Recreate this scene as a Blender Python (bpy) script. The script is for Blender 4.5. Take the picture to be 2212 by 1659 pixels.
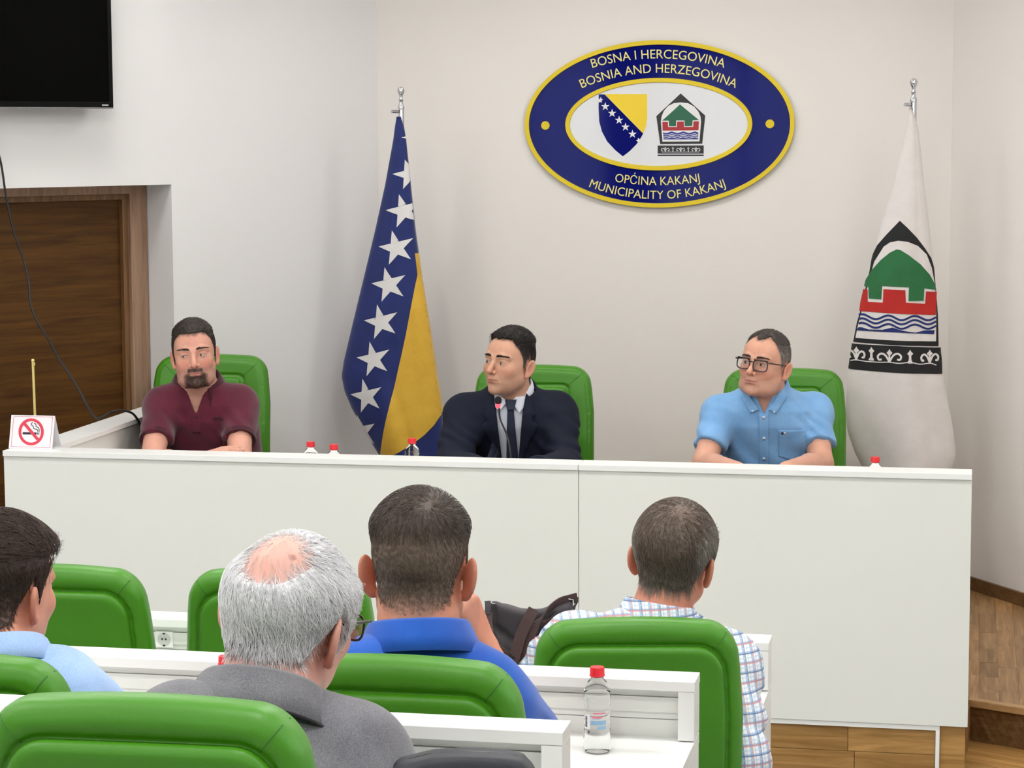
import bpy, bmesh, math, random
import numpy as np
from mathutils import Vector, Matrix
from mathutils.geometry import tessellate_polygon

random.seed(7); np.random.seed(7)
for o in list(bpy.data.objects):
    bpy.data.objects.remove(o)
scene = bpy.context.scene
col = scene.collection
PI = math.pi

# ------------------------------------------------------------------ camera
FPX = 4950.0; IW, IH = 2212, 1659
PITCH = math.atan(545 / 4950.0); ROLL = -0.0046; YAW = math.radians(11.4)
CAMZ = 2.056                      # the photographer stands on a raised back tier
Fv = np.array([-math.sin(YAW) * math.cos(PITCH), math.cos(YAW) * math.cos(PITCH), -math.sin(PITCH)])
Rh = np.array([math.cos(YAW), math.sin(YAW), 0.0]); Uh = np.cross(Rh, Fv)
Rv = math.cos(ROLL) * Rh + math.sin(ROLL) * Uh
Uv = -math.sin(ROLL) * Rh + math.cos(ROLL) * Uh
CAMP = np.array([0.0, 0.0, CAMZ])
cd = bpy.data.cameras.new('camera')
cam = bpy.data.objects.new('camera', cd); col.objects.link(cam)
cd.sensor_fit = 'HORIZONTAL'; cd.sensor_width = 36.0; cd.lens = 36.0 * FPX / IW
cd.clip_start = 0.05; cd.clip_end = 100
cam.matrix_world = Matrix(((Rv[0], Uv[0], -Fv[0], 0), (Rv[1], Uv[1], -Fv[1], 0), (Rv[2], Uv[2], -Fv[2], CAMZ), (0, 0, 0, 1)))
scene.camera = cam

# ------------------------------------------------------------------ world, lights, exposure
world = bpy.data.worlds.new('daylight'); scene.world = world; world.use_nodes = True
bgn = world.node_tree.nodes['Background']
bgn.inputs['Color'].default_value = (0.86, 0.93, 1.0, 1); bgn.inputs['Strength'].default_value = 5.0
scene.view_settings.view_transform = 'Standard'; scene.view_settings.look = 'None'
scene.view_settings.gamma = 1.0; scene.view_settings.use_curve_mapping = False
scene.view_settings.exposure = 0.08
cy = scene.cycles
cy.max_bounces = 7; cy.diffuse_bounces = 4; cy.glossy_bounces = 3; cy.transmission_bounces = 7; cy.transparent_max_bounces = 8
cy.caustics_reflective = False; cy.caustics_refractive = False
cy.sample_clamp_indirect = 6.0
cy.use_denoising = True
try:
    cy.denoiser = 'OPENIMAGEDENOISE'
except Exception:
    pass
CEIL = 3.05
LAMP_W = 12.0
def area(name, loc, rot, sx, sy, power, color):
    l = bpy.data.lights.new(name, 'AREA'); l.shape = 'RECTANGLE'; l.size = sx; l.size_y = sy
    l.energy = power; l.color = color
    o = bpy.data.objects.new(name, l); o.location = loc; o.rotation_euler = rot; col.objects.link(o)
    return o
LAMPS = []
for ly in (0.3, 2.1, 3.9, 5.7):
    for lx in (-3.9, -2.3, -0.7, 0.9):
        LAMPS.append((lx, ly))
LAMPS += [(-2.95, 7.45), (-1.75, 8.05), (-0.75, 8.05), (0.35, 7.35)]
for (lx, ly) in LAMPS:
    area('ceiling_lamp_light', (lx, ly, CEIL - 0.03), (0, 0, 0), 0.42, 0.42, LAMP_W * (1.0 if ly < 7 else 0.42), (1.0, 0.985, 0.965))
WINX = (-4.2, -2.1, 0.0)          # three windows in the rear wall, behind the photographer
for wx in WINX:
    p = area('window_portal', (wx + 0.0, -2.93, 1.95), (PI / 2, 0, 0), 1.7, 1.7, 1.0, (1, 1, 1))
    p.data.cycles.is_portal = True
WINSIDE = (0.6, 2.4, 4.2)         # three windows in the right-hand side wall
for wy in WINSIDE:
    p = area('window_portal', (2.17, wy, 1.95), (0, -PI / 2, 0), 1.5, 1.5, 1.0, (1, 1, 1))
    p.rotation_euler = (0, PI / 2, 0)
    p.data.cycles.is_portal = True

# ------------------------------------------------------------------ geometry helpers
def ray(px, py):
    return Fv + Rv * ((px - 1106) / FPX) - Uv * ((py - 829.5) / FPX)
def P(px, py, Z):
    return CAMP + ray(px, py) * Z
def Pz(px, py, z):
    r = ray(px, py); return CAMP + r * ((z - CAMZ) / r[2])
def Py(px, py, y):
    r = ray(px, py); return CAMP + r * (y / r[1])
def srgb(r, g, b):
    def c(v):
        v = v / 255.0
        return v / 12.92 if v <= 0.04045 else ((v + 0.055) / 1.055) ** 2.4
    return (c(r), c(g), c(b))

def tag(o, label=None, cat=None, group=None, kind=None):
    if label: o['label'] = label
    if cat: o['category'] = cat
    if group: o['group'] = group
    if kind: o['kind'] = kind
    return o
def empty(name, loc, label=None, cat=None, group=None, rz=0.0):
    o = bpy.data.objects.new(name, None); o.location = loc; o.rotation_euler = (0, 0, rz)
    o.empty_display_size = 0.1
    col.objects.link(o); tag(o, label, cat, group); return o
def link(name, me, parent=None, world_verts=True):
    o = bpy.data.objects.new(name, me); col.objects.link(o)
    if parent is not None:
        o.parent = parent
        if world_verts:                 # the vertices are in world space: keep them there
            bpy_m = parent_matrix(parent)
            o.matrix_parent_inverse = bpy_m.inverted()
    return o
def parent_matrix(p):
    m = Matrix.LocRotScale(p.location, p.rotation_euler, p.scale)
    if p.parent is not None:
        m = parent_matrix(p.parent) @ p.matrix_parent_inverse @ m
    return m
def recenter(o):
    """move the mesh origin to the middle of its own vertices (keeps it where it stands)"""
    me = o.data
    n = len(me.vertices)
    if n == 0: return o
    co = np.empty(n * 3); me.vertices.foreach_get('co', co); co = co.reshape(-1, 3)
    c = (co.min(0) + co.max(0)) / 2; c[2] = co[:, 2].min()
    me.vertices.foreach_set('co', (co - c).ravel()); me.update()
    o.location = Vector(o.location) + Vector(c)
    return o
def mesh(name, verts, faces, mats, smooth=False, midx=None):
    me = bpy.data.meshes.new(name)
    me.from_pydata([tuple(map(float, v)) for v in verts], [], [tuple(int(i) for i in f) for f in faces])
    for m in (mats if isinstance(mats, (list, tuple)) else [mats]): me.materials.append(m)
    if midx is not None: me.polygons.foreach_set('material_index', midx)
    if smooth: me.polygons.foreach_set('use_smooth', [True] * len(me.polygons))
    me.update(); return me

class MB:
    def __init__(s): s.v = []; s.f = []
    def add(s, vs, fs):
        b = len(s.v); s.v += [tuple(map(float, v)) for v in vs]; s.f += [tuple(i + b for i in f) for f in fs]; return s
    def box(s, a, b):
        x0, y0, z0 = a; x1, y1, z1 = b
        return s.add([(x0, y0, z0), (x1, y0, z0), (x1, y1, z0), (x0, y1, z0), (x0, y0, z1), (x1, y0, z1), (x1, y1, z1), (x0, y1, z1)],
                     [(0, 3, 2, 1), (4, 5, 6, 7), (0, 1, 5, 4), (1, 2, 6, 5), (2, 3, 7, 6), (3, 0, 4, 7)])
    def prism(s, poly, z0, z1):
        """poly: ccw list of (x, y)"""
        n = len(poly)
        vs = [(x, y, z0) for x, y in poly] + [(x, y, z1) for x, y in poly]
        fs = [tuple(range(n - 1, -1, -1)), tuple(range(n, 2 * n))] + [(i, (i + 1) % n, n + (i + 1) % n, n + i) for i in range(n)]
        return s.add(vs, fs)
    def obox(s, o, ax, ay, az, x, y, z):
        """box in an own frame: origin o, axes ax ay az, ranges x y z"""
        o, ax, ay, az = map(np.asarray, (o, ax, ay, az)); vs = []
        for k in (0, 1):
            for (i, j) in ((0, 0), (1, 0), (1, 1), (0, 1)):
                vs.append(o + ax * x[i] + ay * y[j] + az * z[k])
        return s.add(vs, [(0, 3, 2, 1), (4, 5, 6, 7), (0, 1, 5, 4), (1, 2, 6, 5), (2, 3, 7, 6), (3, 0, 4, 7)])
    def lathe(s, prof, n=24, c=(0, 0, 0), cap=True):
        vs = []; fs = []; m = len(prof)
        for (r, z) in prof:
            for i in range(n):
                a = 2 * PI * i / n; vs.append((c[0] + r * math.cos(a), c[1] + r * math.sin(a), c[2] + z))
        for k in range(m - 1):
            for i in range(n):
                j = (i + 1) % n; fs.append((k * n + i, k * n + j, (k + 1) * n + j, (k + 1) * n + i))
        if cap: fs.append(tuple(range(n - 1, -1, -1))); fs.append(tuple((m - 1) * n + i for i in range(n)))
        return s.add(vs, fs)
    def tube(s, pts, r, n=10, rz=None):
        pts = [np.asarray(p, float) for p in pts]; m = len(pts); vs = []; fs = []
        t0 = pts[1] - pts[0]; up = np.array([0, 0, 1.0]) if abs(t0[2]) < 0.9 * np.linalg.norm(t0) else np.array([1.0, 0, 0])
        u = np.cross(t0, up); u /= np.linalg.norm(u)
        for k, p in enumerate(pts):
            t = pts[min(k + 1, m - 1)] - pts[max(k - 1, 0)]; t = t / (np.linalg.norm(t) + 1e-12)
            u = u - t * (u @ t); u /= np.linalg.norm(u); w = np.cross(t, u)
            rr = r[k] if isinstance(r, (list, tuple, np.ndarray)) else r
            for i in range(n):
                a = 2 * PI * i / n; vs.append(p + rr * (math.cos(a) * u + math.sin(a) * w))
        for k in range(m - 1):
            for i in range(n):
                j = (i + 1) % n; fs.append((k * n + i, k * n + j, (k + 1) * n + j, (k + 1) * n + i))
        fs.append(tuple(range(n - 1, -1, -1))); fs.append(tuple((m - 1) * n + i for i in range(n)))
        return s.add(vs, fs)
    def ribbon(s, pts, side, w, t):
        """flat strap: centre points, a side direction per point, width w, thickness t"""
        pts = [np.asarray(p, float) for p in pts]; m = len(pts); vs = []; fs = []
        for k, p in enumerate(pts):
            d = pts[min(k + 1, m - 1)] - pts[max(k - 1, 0)]; d /= np.linalg.norm(d)
            sd = np.asarray(side[k] if isinstance(side, list) else side, float); sd = sd - d * (sd @ d); sd /= np.linalg.norm(sd)
            nn = np.cross(d, sd)
            for (a, b) in ((-1, -1), (1, -1), (1, 1), (-1, 1)): vs.append(p + sd * a * w / 2 + nn * b * t / 2)
        for k in range(m - 1):
            for i in range(4):
                j = (i + 1) % 4; fs.append((k * 4 + i, k * 4 + j, (k + 1) * 4 + j, (k + 1) * 4 + i))
        fs += [(3, 2, 1, 0), tuple((m - 1) * 4 + i for i in range(4))]
        return s.add(vs, fs)
    def obj(s, name, mat, parent=None, bevel=0.0, smooth=False, seg=2, center=True):
        bm = bmesh.new()
        vs = [bm.verts.new(v) for v in s.v]
        for f in s.f:
            try: bm.faces.new([vs[i] for i in f])
            except ValueError: pass
        bmesh.ops.recalc_face_normals(bm, faces=bm.faces)
        if bevel > 0:
            es = [e for e in bm.edges if len(e.link_faces) == 2 and e.calc_face_angle(0) > 0.6]
            bmesh.ops.bevel(bm, geom=es, offset=bevel, segments=seg, affect='EDGES', profile=0.5, clamp_overlap=True)
        me = bpy.data.meshes.new(name); bm.to_mesh(me); bm.free()
        for m in (mat if isinstance(mat, (list, tuple)) else [mat]): me.materials.append(m)
        if smooth:
            me.polygons.foreach_set('use_smooth', [True] * len(me.polygons))
            try: me.set_sharp_from_angle(angle=0.7)
            except Exception: pass
        o = link(name, me, parent)
        return recenter(o) if center else o

# ------------------------------------------------------------------ materials
class NT:
    def __init__(s, name):
        s.m = bpy.data.materials.new(name); s.m.use_nodes = True; s.t = s.m.node_tree; s.n = s.t.nodes
        s.b = s.n['Principled BSDF']
    def node(s, typ, **kw):
        n = s.n.new(typ)
        for k, v in kw.items():
            if k in n.inputs: n.inputs[k].default_value = v
            else: setattr(n, k, v)
        return n
    def l(s, a, b): s.t.links.new(a, b)
    def bump(s, height, strength, dist=0.001, normal=None):
        b = s.node('ShaderNodeBump'); b.inputs['Strength'].default_value = strength; b.inputs['Distance'].default_value = dist
        s.l(height, b.inputs['Height'])
        if normal: s.l(normal, b.inputs['Normal'])
        return b.outputs['Normal']
def coords(t, kind='Object', scale=(1, 1, 1)):
    tc = t.node('ShaderNodeTexCoord'); mp = t.node('ShaderNodeMapping'); mp.inputs['Scale'].default_value = scale
    t.l(tc.outputs[kind], mp.inputs['Vector']); return mp.outputs['Vector']
def ramp(t, fac, stops):
    r = t.node('ShaderNodeValToRGB'); e = r.color_ramp.elements
    while len(e) < len(stops): e.new(0.5)
    for k, (p, c) in enumerate(stops): e[k].position = p; e[k].color = (*c, 1)
    t.l(fac, r.inputs['Fac']); return r.outputs['Color']
def mat_plain(name, c, rough=0.5, noise=0.04, nscale=6.0, bump=0.0, bscale=200.0, metal=0.0, spec=0.5, coat=0.0, coat_r=0.03, sheen=0.0):
    t = NT(name); v = coords(t)
    n = t.node('ShaderNodeTexNoise', Scale=nscale, Detail=4.0); t.l(v, n.inputs['Vector'])
    lo = tuple(x * (1 - noise) for x in c); hi = tuple(min(1, x * (1 + noise)) for x in c)
    t.l(ramp(t, n.outputs['Fac'], [(0.3, lo), (0.7, hi)]), t.b.inputs['Base Color'])
    t.b.inputs['Roughness'].default_value = rough; t.b.inputs['Metallic'].default_value = metal
    t.b.inputs['Specular IOR Level'].default_value = spec
    t.b.inputs['Coat Weight'].default_value = coat; t.b.inputs['Coat Roughness'].default_value = coat_r
    t.b.inputs['Sheen Weight'].default_value = sheen
    if bump > 0:
        n2 = t.node('ShaderNodeTexNoise', Scale=bscale, Detail=3.0); t.l(v, n2.inputs['Vector'])
        t.l(t.bump(n2.outputs['Fac'], bump), t.b.inputs['Normal'])
    return t.m
def mat_leather(name, c, rough=0.42, bump=0.25, coat=0.0):
    t = NT(name); v = coords(t)
    n = t.node('ShaderNodeTexVoronoi', Scale=420.0); t.l(v, n.inputs['Vector'])
    n2 = t.node('ShaderNodeTexNoise', Scale=5.0, Detail=3.0); t.l(v, n2.inputs['Vector'])
    t.l(ramp(t, n2.outputs['Fac'], [(0.3, tuple(x * 0.94 for x in c)), (0.7, tuple(min(1, x * 1.05) for x in c))]), t.b.inputs['Base Color'])
    t.b.inputs['Roughness'].default_value = rough
    t.b.inputs['Specular IOR Level'].default_value = 0.3
    t.b.inputs['Coat Weight'].default_value = coat; t.b.inputs['Coat Roughness'].default_value = 0.45
    t.l(t.bump(n.outputs['Distance'], bump, 0.0006), t.b.inputs['Normal'])
    return t.m
def mat_wood(name, dark, light, axis='X', scale=1.0, rough=0.38, vary=0.25, coat=0.15):
    """grain runs along the given object axis; each object gets its own tint"""
    t = NT(name); tc = t.node('ShaderNodeTexCoord'); oi = t.node('ShaderNodeObjectInfo')
    add = t.node('ShaderNodeVectorMath', operation='ADD'); mul = t.node('ShaderNodeVectorMath', operation='SCALE'); mul.inputs['Scale'].default_value = 13.0
    cmb = t.node('ShaderNodeCombineXYZ')
    for k in 'XYZ': t.l(oi.outputs['Random'], cmb.inputs[k])
    t.l(cmb.outputs[0], mul.inputs[0]); t.l(tc.outputs['Object'], add.inputs[0]); t.l(mul.outputs[0], add.inputs[1])
    mp = t.node('ShaderNodeMapping'); sc = {'X': (1.6, 26, 26), 'Y': (26, 1.6, 26), 'Z': (26, 26, 1.6)}[axis]
    mp.inputs['Scale'].default_value = tuple(x * scale for x in sc); t.l(add.outputs[0], mp.inputs['Vector'])
    n = t.node('ShaderNodeTexNoise', Scale=1.6, Detail=7.0, Roughness=0.62, Distortion=0.6); t.l(mp.outputs[0], n.inputs['Vector'])
    c = ramp(t, n.outputs['Fac'], [(0.28, dark), (0.52, tuple((a + b) / 2 for a, b in zip(dark, light))), (0.75, light)])
    hsv = t.node('ShaderNodeHueSaturation'); t.l(c, hsv.inputs['Color'])
    mr = t.node('ShaderNodeMapRange'); mr.inputs['To Min'].default_value = 1 - vary; mr.inputs['To Max'].default_value = 1 + vary
    t.l(oi.outputs['Random'], mr.inputs['Value']); t.l(mr.outputs['Result'], hsv.inputs['Value'])
    t.l(hsv.outputs['Color'], t.b.inputs['Base Color'])
    t.b.inputs['Roughness'].default_value = rough; t.b.inputs['Coat Weight'].default_value = coat; t.b.inputs['Coat Roughness'].default_value = 0.2
    t.b.inputs['Specular IOR Level'].default_value = 0.25
    t.l(t.bump(n.outputs['Fac'], 0.15, 0.0008), t.b.inputs['Normal'])
    return t.m
def mat_fabric(name, c, c2=None, rough=0.85, scale=900.0, bump=0.35, sheen=0.25):
    """woven cloth: fine cross weave plus slow tone change"""
    t = NT(name); v = coords(t); c2 = c2 or tuple(x * 0.8 for x in c)
    w1 = t.node('ShaderNodeTexNoise', Scale=scale, Detail=2.0); t.l(v, w1.inputs['Vector'])
    n2 = t.node('ShaderNodeTexNoise', Scale=14.0, Detail=4.0); t.l(v, n2.inputs['Vector'])
    m = t.node('ShaderNodeMath', operation='MULTIPLY_ADD'); m.inputs[1].default_value = 0.55; t.l(w1.outputs['Fac'], m.inputs[0])
    m2 = t.node('ShaderNodeMath', operation='MULTIPLY'); m2.inputs[1].default_value = 0.45; t.l(n2.outputs['Fac'], m2.inputs[0]); t.l(m2.outputs[0], m.inputs[2])
    t.l(ramp(t, m.outputs[0], [(0.36, c2), (0.62, c)]), t.b.inputs['Base Color'])
    t.b.inputs['Roughness'].default_value = rough; t.b.inputs['Specular IOR Level'].default_value = 0.25
    t.b.inputs['Sheen Weight'].default_value = sheen
    t.l(t.bump(w1.outputs['Fac'], bump, 0.0006), t.b.inputs['Normal'])
    return t.m
def mat_vcol(name, rough=0.5, spec=0.4, bump=0.0, bscale=300.0, sss=0.0, attr='col', sheen=0.0):
    """colour carried by the mesh itself (skin tones, hair tones, printed checks)"""
    t = NT(name); a = t.node('ShaderNodeAttribute'); a.attribute_name = attr
    t.l(a.outputs['Color'], t.b.inputs['Base Color']); t.b.inputs['Roughness'].default_value = rough
    t.b.inputs['Specular IOR Level'].default_value = spec; t.b.inputs['Sheen Weight'].default_value = sheen
    if sss > 0:
        t.b.inputs['Subsurface Weight'].default_value = sss; t.b.inputs['Subsurface Radius'].default_value = (1.0, 0.35, 0.2)
        t.b.inputs['Subsurface Scale'].default_value = 0.006
    if bump > 0:
        n = t.node('ShaderNodeTexNoise', Scale=bscale, Detail=3.0); t.l(coords(t), n.inputs['Vector'])
        t.l(t.bump(n.outputs['Fac'], bump, 0.0005), t.b.inputs['Normal'])
    return t.m
def mat_emit(name, c, s):
    t = NT(name); t.b.inputs['Base Color'].default_value = (*c, 1)
    t.b.inputs['Emission Color'].default_value = (*c, 1); t.b.inputs['Emission Strength'].default_value = s
    return t.m
def mat_glass(name, c=(1, 1, 1), rough=0.0, ior=1.45):
    t = NT(name); t.b.inputs['Base Color'].default_value = (*c, 1); t.b.inputs['Roughness'].default_value = rough
    t.b.inputs['Transmission Weight'].default_value = 1.0; t.b.inputs['IOR'].default_value = ior
    return t.m

M = {}
M['wall'] = mat_plain('wall_paint', srgb(235, 231, 227), 0.75, 0.012, 1.5, 0.25, 240.0, spec=0.25)
M['wall_cool'] = mat_plain('wall_paint_cool', srgb(233, 232, 233), 0.75, 0.012, 1.5, 0.25, 240.0, spec=0.25)
M['ceil'] = mat_plain('ceiling_paint', srgb(238, 238, 236), 0.8, 0.01)
M['white'] = mat_plain('white_laminate', srgb(237, 239, 237), 0.32, 0.01, 3.0, 0.05, 90.0)
M['white2'] = mat_plain('white_laminate_panel', srgb(227, 229, 224), 0.45, 0.012, 2.0, 0.06, 90.0)
M['joint'] = mat_plain('joint_grey', srgb(140, 140, 138), 0.7)
M['green'] = mat_leather('green_leatherette', srgb(64, 134, 6), 0.45, 0.18, 0.45)
M['black'] = mat_plain('black_plastic', srgb(20, 20, 22), 0.4)
M['chrome'] = mat_plain('chrome', srgb(200, 200, 205), 0.12, 0.02, metal=1.0)
M['gold'] = mat_plain('brass', srgb(226, 206, 130), 0.3, 0.03, metal=0.6)
M['oak'] = mat_wood('oak_parquet', srgb(120, 84, 46), srgb(190, 150, 102), 'Y', 1.0, vary=0.2)
M['oak_x'] = mat_wood('oak_riser_planks', srgb(136, 98, 46), srgb(200, 156, 96), 'X', 1.0, vary=0.12)
M['carpet'] = mat_plain('grey_carpet', srgb(176, 176, 174), 0.95, 0.06, 40.0, 0.5, 500.0)
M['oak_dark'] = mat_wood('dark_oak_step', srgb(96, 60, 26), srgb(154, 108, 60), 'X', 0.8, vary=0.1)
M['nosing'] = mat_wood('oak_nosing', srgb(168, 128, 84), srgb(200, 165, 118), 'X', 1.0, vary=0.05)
M['skirt'] = mat_wood('oak_skirting', srgb(88, 62, 34), srgb(122, 90, 56), 'Y', 1.0, vary=0.05)
M['door'] = mat_wood('brown_door_veneer', srgb(60, 34, 8), srgb(104, 68, 22), 'X', 0.9, vary=0.03, rough=0.55, coat=0.0)
M['casing'] = mat_wood('oak_casing', srgb(140, 108, 86), srgb(182, 150, 126), 'Z', 1.4, vary=0.03, rough=0.5)
M['stop'] = mat_wood('oak_door_stop', srgb(100, 70, 42), srgb(142, 106, 72), 'Z', 1.4, vary=0.03, rough=0.5)
M['screen'] = mat_plain('screen_glass', (0.0015, 0.0015, 0.0015), 0.15, 0.0, spec=0.03)
M['bezel'] = mat_plain('bezel_black', srgb(8, 8, 10), 0.3, spec=0.1)
M['silver'] = mat_plain('silver_edge', srgb(190, 192, 195), 0.25, metal=0.9)
M['cable'] = mat_plain('cable_rubber', srgb(14, 14, 15), 0.5)
M['curtain'] = mat_fabric('curtain_cloth', srgb(225, 222, 214))
M['wglass'] = mat_glass('window_glass')
def mat_lens(name):
    t = NT(name); tr = t.node('ShaderNodeBsdfTransparent'); gl = t.node('ShaderNodeBsdfGlossy'); gl.inputs['Roughness'].default_value = 0.02
    fz = t.node('ShaderNodeFresnel'); fz.inputs['IOR'].default_value = 1.35; mx = t.node('ShaderNodeMixShader')
    t.l(fz.outputs[0], mx.inputs[0]); t.l(tr.outputs[0], mx.inputs[1]); t.l(gl.outputs[0], mx.inputs[2])
    t.l(mx.outputs[0], t.n['Material Output'].inputs['Surface']); return t.m
M['lens'] = mat_lens('spectacle_lens')
M['lamp'] = mat_emit('lamp_diffuser', (1.0, 0.96, 0.9), 6.0)
# ------------------------------------------------------------------ signed-distance modelling (numpy + surface nets)
def fast_mesh(name, V, Q, mats, smooth=True, cols=None):
    V = np.asarray(V, np.float32); Q = np.asarray(Q, np.int32); k = Q.shape[1]
    me = bpy.data.meshes.new(name)
    me.vertices.add(len(V)); me.vertices.foreach_set('co', V.ravel())
    me.loops.add(Q.size); me.loops.foreach_set('vertex_index', Q.ravel())
    me.polygons.add(len(Q)); me.polygons.foreach_set('loop_start', np.arange(0, Q.size, k, dtype=np.int32))
    try: me.polygons.foreach_set('loop_total', np.full(len(Q), k, np.int32))
    except Exception: pass
    me.polygons.foreach_set('use_smooth', np.full(len(Q), smooth, bool))
    for m in (mats if isinstance(mats, (list, tuple)) else [mats]): me.materials.append(m)
    if cols is not None:
        a = me.attributes.new('col', 'FLOAT_COLOR', 'POINT')
        c = np.ones((len(V), 4), np.float32); c[:, :3] = cols; a.data.foreach_set('color', c.ravel())
    me.update(calc_edges=True); me.validate()
    return me
def axis(lo, hi, h, fine=(), hf=None):
    """grid line positions: step h, step hf inside the (a, b) spans of fine"""
    out = [lo]; x = lo
    while x < hi:
        s = h
        for (a, b, q) in fine:
            if a - h <= x < b: s = min(s, q)
        x += s; out.append(x)
    while len(out) % 4 != 1: out.append(out[-1] + h)
    return np.array(out)
def nets(f, xs, ys, zs, lip=1.35):
    nx, ny, nz = len(xs), len(ys), len(zs); B = 4
    bx, by, bz = (nx + B - 1) // B, (ny + B - 1) // B, (nz + B - 1) // B
    def cent(a, nb):
        lo = a[np.arange(nb) * B]; hi = a[np.minimum(np.arange(1, nb + 1) * B, len(a) - 1)]
        return (lo + hi) / 2, np.maximum((hi - lo) / 2, 1e-5)
    cx, hx = cent(xs, bx); cy_, hy = cent(ys, by); cz, hz = cent(zs, bz)
    C = np.stack(np.meshgrid(cx, cy_, cz, indexing='ij'), -1).reshape(-1, 3)
    Hd = np.sqrt(hx[:, None, None] ** 2 + hy[None, :, None] ** 2 + hz[None, None, :] ** 2).ravel()
    d = f(C); act = np.abs(d) < Hd * lip + 0.004
    V = np.repeat(np.repeat(np.repeat(np.where(d.reshape(bx, by, bz) < 0, -1.0, 1.0), B, 0), B, 1), B, 2)[:nx, :ny, :nz].astype(np.float32)
    ai = np.flatnonzero(act); ix, iy, iz = np.unravel_index(ai, (bx, by, bz))
    oi, oj, ok = [q.ravel() for q in np.meshgrid(np.arange(B), np.arange(B), np.arange(B), indexing='ij')]
    I = (ix[:, None] * B + oi[None]).ravel(); J = (iy[:, None] * B + oj[None]).ravel(); K = (iz[:, None] * B + ok[None]).ravel()
    m = (I < nx) & (J < ny) & (K < nz); I, J, K = I[m], J[m], K[m]
    pts = np.stack([xs[I], ys[J], zs[K]], -1)
    vals = np.empty(len(pts), np.float32)
    for s in range(0, len(pts), 200000): vals[s:s + 200000] = f(pts[s:s + 200000])
    V[I, J, K] = vals
    V[0] = np.abs(V[0]) + 1e-6; V[-1] = np.abs(V[-1]) + 1e-6; V[:, 0] = np.abs(V[:, 0]) + 1e-6; V[:, -1] = np.abs(V[:, -1]) + 1e-6
    V[:, :, 0] = np.abs(V[:, :, 0]) + 1e-6; V[:, :, -1] = np.abs(V[:, :, -1]) + 1e-6
    ins = V < 0
    ax_ = (xs, ys, zs); nc = (nx - 1, ny - 1, nz - 1)
    acc = []; quads = []
    for a in range(3):
        sl0 = [slice(None)] * 3; sl1 = [slice(None)] * 3; sl0[a] = slice(0, -1); sl1[a] = slice(1, None)
        e = np.nonzero(ins[tuple(sl0)] != ins[tuple(sl1)]); e = [q.astype(np.int64) for q in e]
        e1 = list(e); e1[a] = e[a] + 1
        v0 = V[tuple(e)]; v1 = V[tuple(e1)]; t = v0 / (v0 - v1)
        p = np.empty((len(t), 3))
        for b in range(3): p[:, b] = ax_[b][e[b]]
        p[:, a] += t * (ax_[a][e1[a]] - ax_[a][e[a]])
        b, c = (a + 1) % 3, (a + 2) % 3
        ids = []
        for (db, dc) in ((-1, -1), (0, -1), (0, 0), (-1, 0)):
            q = list(e); q[b] = e[b] + db; q[c] = e[c] + dc
            ids.append((q[0] * nc[1] + q[1]) * nc[2] + q[2])
        ids = np.stack(ids, -1)
        for k in range(4): acc.append((ids[:, k], p))
        flip = ~(v0 < 0)
        ids[flip] = ids[flip][:, ::-1]
        quads.append(ids)
    cid = np.concatenate([q[0] for q in acc]); cp = np.concatenate([q[1] for q in acc])
    u, inv = np.unique(cid, return_inverse=True)
    cnt = np.bincount(inv); Vt = np.stack([np.bincount(inv, cp[:, b]) / cnt for b in range(3)], -1)
    Q = np.searchsorted(u, np.concatenate(quads))
    return Vt, Q
def smin(a, b, k):
    h = np.clip(0.5 + 0.5 * (b - a) / k, 0, 1); return b + (a - b) * h - k * h * (1 - h)
def smax(a, b, k): return -smin(-a, -b, k)
def ell(p, c, r):
    q = p - np.asarray(c); r = np.asarray(r, float); k0 = np.linalg.norm(q / r, axis=-1); k1 = np.linalg.norm(q / (r * r), axis=-1)
    return k0 * (k0 - 1) / np.maximum(k1, 1e-9)
def sph(p, c, r): return np.linalg.norm(p - np.asarray(c), axis=-1) - r
def cone(p, a, b, ra, rb=None):
    rb = ra if rb is None else rb
    a = np.asarray(a, float); b = np.asarray(b, float); d = b - a; t = np.clip(((p - a) @ d) / (d @ d + 1e-12), 0, 1)
    return np.linalg.norm(p - a - t[:, None] * d, axis=-1) - (ra + (rb - ra) * t)
def rbox(p, c, h, r):
    q = np.abs(p - np.asarray(c)) - (np.asarray(h) - r); return np.linalg.norm(np.maximum(q, 0), axis=-1) + np.minimum(q.max(-1), 0) - r
def chain(p, pts, rs, k=0.01):
    d = None
    for i in range(len(pts) - 1):
        e = cone(p, pts[i], pts[i + 1], rs[i], rs[i + 1]); d = e if d is None else smin(d, e, k)
    return d
def rot(yaw=0, pitch=0, roll=0):
    """columns: x right, y back, z up; face looks along -y. yaw turns left/right, pitch>0 looks down, roll>0 leans to +x"""
    cy_, sy = math.cos(yaw), math.sin(yaw); cp, sp_ = math.cos(pitch), math.sin(pitch); cr, sr = math.cos(roll), math.sin(roll)
    Z = np.array([[cy_, -sy, 0], [sy, cy_, 0], [0, 0, 1]]); X = np.array([[1, 0, 0], [0, cp, -sp_], [0, sp_, cp]]); Yr = np.array([[cr, 0, sr], [0, 1, 0], [-sr, 0, cr]])
    return Z @ X @ Yr
def hsh(p, s=1.0, seed=0.0):
    """smooth pseudo noise in about -1..1"""
    q = p * s + seed
    return (np.sin(q[:, 0] * 1.7 + 1.3 * np.sin(q[:, 1] * 1.1 + seed)) + np.sin(q[:, 1] * 1.9 + 1.7 * np.sin(q[:, 2] * 1.3)) + np.sin(q[:, 2] * 1.6 + 1.5 * np.sin(q[:, 0] * 1.2))) / 3.0
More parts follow.
